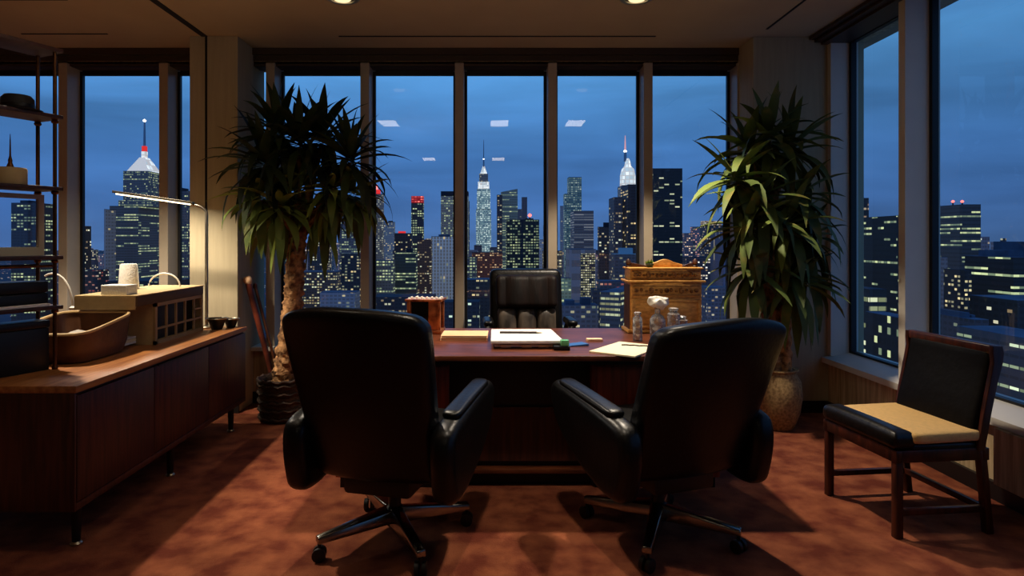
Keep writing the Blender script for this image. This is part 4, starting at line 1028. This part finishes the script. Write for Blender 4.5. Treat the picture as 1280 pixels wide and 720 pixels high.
tower('dark shoulder block attached left of the yellow-windowed dark tower', 761, 778, 247, 480, fc('shoulder', (54, 62, 86), 480, 5, 5, frac=.14, estr=.6, seed=52, **WRM), D=22)
tower('dark stepped block with sparse orange lamps near the oak cabinet', 747, 762, 284, 520, fc('stepped_dk', (44, 52, 74), 520, 4.5, 5, frac=.2, estr=.7, seed=53, **WRM), roofbox=[(.5, 1., 6)])
t, hx, hy, hz, px = tower('tower with floodlit white domed crown and pinkish spire', 772, 798, 232, 620, fc('dome_base', (90, 104, 130), 620, 4, 4, frac=.3, estr=.5, seed=54), D=24)
zz2 = lambda v: zt(v, 620) - GZ
cxx = 0.
MB().lathe([(hx * 1.02, hz), (hx * 1.0, zz2(218)), (hx * .8, zz2(210)), (hx * .45, zz2(206)), (hx * .3, zz2(199)), (hx * .12, zz2(196))], (cxx, 0, 0), 12).build('domed_crown', M_crownw, t, 30)
sx_ = (781.5 - CU) * (620 + 12) / F - t.location.x
mast(t, sx_, zz2(200), zz2(186), 1.6, 1.2); MB().tube([(sx_, 0, zz2(186)), (sx_, 0, zz2(167))], [1.0, .35], 6).build('spire', emitter('pink_spire_glow', (255, 190, 200), .7), t); beacon(t, sx_, zz2(187), 1.7, M_whitelamp)
ax_ = (795 - CU) * (620 + 12) / F - t.location.x
MB().tube([(ax_, 0, zz2(214)), (ax_, 0, zz2(176))], [.45, .3], 6).build('antenna', M_spire, t)
tower('low building with pale flat-roofed box behind the cabinet crest', 764, 800, 318, 300, fc('pale_rooflow', (60, 68, 90), 300, 7, 6, frac=.18, estr=.5, seed=55), roof=mat('pale_roof', (170, 190, 200), rough=.9), roofbox=[(.25, .75, 8)])
tower('low rooftop with red lamps left of the oak cabinet', 746, 790, 352, 280, fc('low_red', (54, 62, 86), 280, 7, 6, frac=.25, estr=.8, seed=56, wa=(255, 110, 90), wb=(255, 230, 190)), roof=M_roof)
t, hx, hy, hz, px = tower('low building with slanting rows of yellow windows beside the cabinet', 756, 800, 366, 200, fc('yel_rows', (60, 66, 82), 200, 8, 9, frac=.75, row=.5, estr=.5, seed=57, run=2, mx=.05, mz=.28, wa=(235, 230, 150), wb=(225, 235, 190)), D=26, roof=M_roof)
t.rotation_euler.z = R(-28)
tower('blue-grey flat rooftops in front of the fourth window', 700, 748, 382, 230, fc('roofs_near', (70, 84, 116), 230, 9, 8, frac=.2, estr=.6, seed=58), roof=M_roof, roofbox=[(.1, .35, 6), (.55, .8, 9)])
tower('pale lit block right of the executive chair back', 696, 714, 348, 330, fc('pale_lit', (120, 150, 140), 330, 6, 6, frac=.45, estr=.4, seed=59, **GRN), roof=M_roof)
tower('dark low block in the gap between chair and blue rooftops', 738, 766, 362, 250, fc('dk_gap', (40, 50, 76), 250, 8, 8, frac=.15, estr=.5, seed=60), roof=M_roofd)

# -- fifth window
tower('black slab tower with sparse lit floors right of the fourth mullion', 798, 853, 211, 440, fc('black_slab', (22, 25, 38), 440, 9, 5.4, frac=.17, row=.9, estr=.75, seed=61.7, mx=.08, mz=.3, wa=(200, 230, 180), wb=(240, 235, 190)), D=22)
t, hx, hy, hz, px = tower('dark tower with orange and white lit crown beside the right plant', 875, 908, 282, 700, fc('crown_lit', (50, 58, 84), 700, 4, 4, frac=.25, estr=.7, seed=62, **WRM))
MB().box((-hx, -hy * .8, hz), (hx * .6, hy * .8, hz + 6 * px)).build('lit_crown', fc('orange_crown', (170, 150, 130), 700, 3, 3, frac=.8, estr=.8, seed=63, wa=(255, 190, 120), wb=(235, 245, 230), amb=.08), t, 0)
tower('blue vertically ribbed tower behind the right plant', 888, 926, 290, 430, fc('blue_ribs', (70, 92, 146), 430, 3.4, 30, frac=.05, estr=.4, seed=64, glass=.35, mx=.25, mz=.01), D=24)
tower('hazy block with orange lamps right of the black slab', 853, 866, 292, 900, fc('hazy_orange', (80, 90, 122), 900, 3.5, 3.5, frac=.4, estr=.75, seed=65, wa=(255, 190, 130), wb=(255, 225, 190)))
tower('hazy taller block with a pink roof lamp near the right plant', 863, 877, 284, 1100, fc('hazy_pink', (92, 100, 134), 1100, 3.5, 3.5, frac=.4, estr=.7, seed=66, wa=(255, 200, 160), wb=(255, 170, 150)))
tower('low block of many small lights between black slab and right plant', 850, 892, 322, 480, fc('low_many', (56, 66, 96), 480, 4.5, 4.5, frac=.3, estr=.85, seed=67, wa=(255, 205, 140), wb=(240, 240, 225)))
tower('low dim blue block beneath the right plant leaves', 872, 930, 360, 330, fc('low_dimblue', (60, 78, 116), 330, 6, 6, frac=.22, estr=.6, seed=68, **WRM), roof=M_roof)

# -- right wall windows (seen at an angle)
tower('dark tower at the left edge of the right window', 1040, 1086, 248, 360, fc('rw_dark', (22, 26, 38), 360, 6, 5.5, frac=.1, estr=.7, seed=70, wa=(255, 200, 150), wb=(220, 230, 200)), D=26)
tower('dark office block with scattered green-white windows in the right window', 1076, 1150, 270, 270, fc('rw_green', (22, 27, 38), 270, 7, 8, frac=.24, row=.6, estr=.65, seed=71.3, run=2, mx=.06, mz=.32, **GRN), D=26)
tower('lower dark block with bright yellow-green double floors', 1050, 1108, 362, 190, fc('rw_bright', (26, 32, 42), 190, 11, 12, frac=.36, row=.7, estr=.85, seed=72.1, run=2, mx=.04, mz=.25, wa=(215, 230, 160), wb=(235, 240, 200)), D=16, roof=M_roofd)
tower('low dark block with tall glowing panels at the right window foot', 1082, 1150, 398, 150, fc('rw_panels', (24, 30, 42), 150, 10, 16, frac=.25, estr=.6, seed=73, mz=.2, **GRN), D=14, roof=M_roof)
t, hx, hy, hz, px = tower('square tower with two roof beacons and bright top floors', 1174, 1226, 256, 470, fc('rw_square', (46, 56, 74), 470, 6, 5.6, frac=.48, row=.95, estr=.6, seed=74.4, run=3, mx=.03, mz=.3, **GRN), D=24)
for q in (-.72, .3): beacon(t, hx * q, hz + 3.2, 1.1, M_redlamp); MB().tube([(hx * q, 0, hz), (hx * q, 0, hz + 2.4)], .5, 6).build('beacon_post', M_roofd, t)
t, hx, hy, hz, px = tower('wide dark terraced office with long bright window bands', 1206, 1330, 322, 330, fc('rw_wide', (26, 32, 46), 330, 13, 8, frac=.42, row=.95, estr=.75, seed=75.9, run=3, mx=.01, mz=.3, **GRN), D=34, roof=M_roof, roofbox=[(.1, .9, 9), (.42, .62, 20)])
tower('pale grey-blue narrow block at the left edge of the big right window', 1158, 1184, 322, 420, fc('rw_pale', (84, 98, 130), 420, 6, 6, frac=.08, estr=.4, seed=76), D=16, roof=M_roof)
tower('dark narrow block with a lit column of windows under the square tower', 1180, 1214, 338, 340, fc('rw_col', (30, 36, 52), 340, 6, 6, frac=.3, estr=.75, seed=77, wa=(235, 235, 190), wb=(250, 225, 160)), D=16, roof=M_roofd)
tower('low roofs with a single bright lamp in the big right window', 1158, 1232, 400, 220, fc('rw_lowroof', (44, 54, 78), 220, 10, 9, frac=.12, estr=.8, seed=78), D=26, roof=M_roof, roofbox=[(.2, .45, 7), (.6, .85, 4)])
tower('near low office with green-lit strip windows right of the side chair', 1196, 1350, 424, 170, fc('rw_near', (50, 62, 86), 170, 17, 15, frac=.5, row=.6, estr=.75, seed=79.6, run=2, mx=.05, mz=.36, wa=(195, 225, 170), wb=(225, 240, 200)), D=26, roof=M_roof)
tower('dark mid block between the wide terraced office and the near low office', 1212, 1340, 376, 240, fc('rw_mid', (28, 34, 48), 240, 12, 9, frac=.14, estr=.75, seed=80, **WRM), D=24, roof=M_roof)

# -- far buildings filling the distance, their haze put into bluish wall colours
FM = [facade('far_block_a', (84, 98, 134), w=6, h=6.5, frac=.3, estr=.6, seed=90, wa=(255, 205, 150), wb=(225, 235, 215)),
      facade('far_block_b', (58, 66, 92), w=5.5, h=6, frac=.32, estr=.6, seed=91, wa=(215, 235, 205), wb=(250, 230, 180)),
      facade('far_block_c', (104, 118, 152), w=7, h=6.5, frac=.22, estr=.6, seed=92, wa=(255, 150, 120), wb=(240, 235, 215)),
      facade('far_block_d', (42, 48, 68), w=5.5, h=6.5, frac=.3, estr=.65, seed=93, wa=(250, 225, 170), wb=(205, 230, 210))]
rnd = random.Random(11)
bands = [(100, 240, 14), (350, 460, 10), (464, 570, 20), (582, 690, 20), (696, 800, 18), (852, 925, 12), (1062, 1122, 6), (1166, 1280, 16)]
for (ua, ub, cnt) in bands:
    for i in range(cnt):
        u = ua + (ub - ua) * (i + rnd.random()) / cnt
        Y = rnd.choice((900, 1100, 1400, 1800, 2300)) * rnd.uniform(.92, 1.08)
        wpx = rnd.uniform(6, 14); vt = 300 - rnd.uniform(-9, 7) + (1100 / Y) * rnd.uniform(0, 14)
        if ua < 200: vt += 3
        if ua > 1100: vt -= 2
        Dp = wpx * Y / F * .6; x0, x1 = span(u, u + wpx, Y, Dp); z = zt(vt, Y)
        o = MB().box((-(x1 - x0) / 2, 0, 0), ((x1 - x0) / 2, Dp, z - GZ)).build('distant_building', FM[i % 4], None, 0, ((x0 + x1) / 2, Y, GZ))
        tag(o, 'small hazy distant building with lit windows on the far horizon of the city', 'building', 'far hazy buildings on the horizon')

# ================================================================== WORLD
w = bpy.data.worlds.new('dusk'); S.world = w; w.use_nodes = True
nt = w.node_tree; nt.nodes.clear()
out = nt.nodes.new('ShaderNodeOutputWorld'); bg = nt.nodes.new('ShaderNodeBackground')
tc = nt.nodes.new('ShaderNodeTexCoord'); sp = nt.nodes.new('ShaderNodeSeparateXYZ'); nt.links.new(tc.outputs['Generated'], sp.inputs[0])
rm = nt.nodes.new('ShaderNodeValToRGB'); nt.links.new(sp.outputs[2], rm.inputs[0])
els = rm.color_ramp.elements
els[0].position = 0.; els[0].color = lin((72, 108, 160)); els[1].position = 1.; els[1].color = lin((70, 120, 185))
for p_, c_ in ((.06, (66, 108, 166)), (.13, (68, 117, 177)), (.20, (74, 130, 188)), (.27, (84, 148, 206)), (.4, (80, 134, 200))):
    e = els.new(p_); e.color = lin(c_)
mp = nt.nodes.new('ShaderNodeMapping'); mp.inputs[3].default_value = (1.6, 1.6, 9.); nt.links.new(tc.outputs['Generated'], mp.inputs[0])
nz = nt.nodes.new('ShaderNodeTexNoise'); nz.inputs['Scale'].default_value = 1.6; nz.inputs['Detail'].default_value = 5; nz.inputs['Distortion'].default_value = .4; nt.links.new(mp.outputs[0], nz.inputs['Vector'])
mr = nt.nodes.new('ShaderNodeMapRange'); mr.inputs[1].default_value = .35; mr.inputs[2].default_value = .68; mr.inputs[3].default_value = 1.32; mr.inputs[4].default_value = .84; nt.links.new(nz.outputs[0], mr.inputs[0])
# the sky darkens away from the afterglow, towards +x
dk = nt.nodes.new('ShaderNodeMapRange'); dk.inputs[1].default_value = .3; dk.inputs[2].default_value = .75; dk.inputs[3].default_value = 1.; dk.inputs[4].default_value = .66; nt.links.new(sp.outputs[0], dk.inputs[0])
ml = nt.nodes.new('ShaderNodeMath'); ml.operation = 'MULTIPLY'; nt.links.new(mr.outputs[0], ml.inputs[0]); nt.links.new(dk.outputs[0], ml.inputs[1])
nt.links.new(rm.outputs[0], bg.inputs[0]); nt.links.new(ml.outputs[0], bg.inputs[1]); nt.links.new(bg.outputs[0], out.inputs[0])

# ================================================================== LIGHTS
def spot(name, loc, energy, size, blend, col=(1, .85, .66), rad=.05):
    l = bpy.data.lights.new(name, 'SPOT'); l.energy = energy; l.spot_size = R(size); l.spot_blend = blend; l.color = col; l.shadow_soft_size = rad
    o = bpy.data.objects.new(name, l); COL.objects.link(o); o.location = loc; return o
sl = spot('downlight_beam', (-.96, 4.0, H - .04), 205, 60, .5)
sl.rotation_euler = (Vector((-.15, 3.5, .74)) - sl.location).to_track_quat('-Z', 'Y').to_euler()
spot('downlight_beam', (.93, 4.0, H - .04), 270, 90, .35)
spot('panel_beam', (.1, 2.2, H - .04), 75, 78, .8)
spot('downlight_beam', (-2.7, 3.5, H - .04), 300, 93, .35)
l = bpy.data.lights.new('lamp_glow', 'AREA'); l.shape = 'RECTANGLE'; l.size = .5; l.size_y = .04; l.energy = 11.; l.color = (1, .90, .72)
o = bpy.data.objects.new('lamp_glow', l); COL.objects.link(o); mid = Vector(lm.location) + (h0 + h1) / 2 + Vector((0, 0, -.02)); o.location = mid; o.rotation_euler = (0, R(8), 0)
l = bpy.data.lights.new('ceiling_fill', 'AREA'); l.shape = 'DISK'; l.size = .6; l.energy = 9; l.color = (1, .78, .5)
o = bpy.data.objects.new('ceiling_fill', l); COL.objects.link(o); o.location = (-1.1, 2.0, 1.9); o.rotation_euler = (R(180), 0, 0)  # added upward light without a fixture, brightens the ceiling

# ================================================================== CAMERA
cd = bpy.data.cameras.new('camera'); cam = bpy.data.objects.new('camera', cd); COL.objects.link(cam)
cam.location = (0, 0, EYE); cam.rotation_euler = (R(90), 0, 0)
cd.sensor_width = 36; cd.lens = F / 1280 * 36; cd.shift_x = (640 - CU) / 1280; cd.shift_y = -(360 - CV) / 1280
cd.clip_start = .05; cd.clip_end = 20000
S.camera = cam
S.view_settings.view_transform = 'Standard'; S.view_settings.look = 'None'; S.view_settings.exposure = 0
try:
    S.cycles.use_denoising = True; S.cycles.denoiser = 'OPENIMAGEDENOISE'
    S.cycles.max_bounces = 8; S.cycles.transparent_max_bounces = 12; S.cycles.sample_clamp_indirect = 4.
    S.cycles.caustics_reflective = False; S.cycles.caustics_refractive = False
except Exception: pass
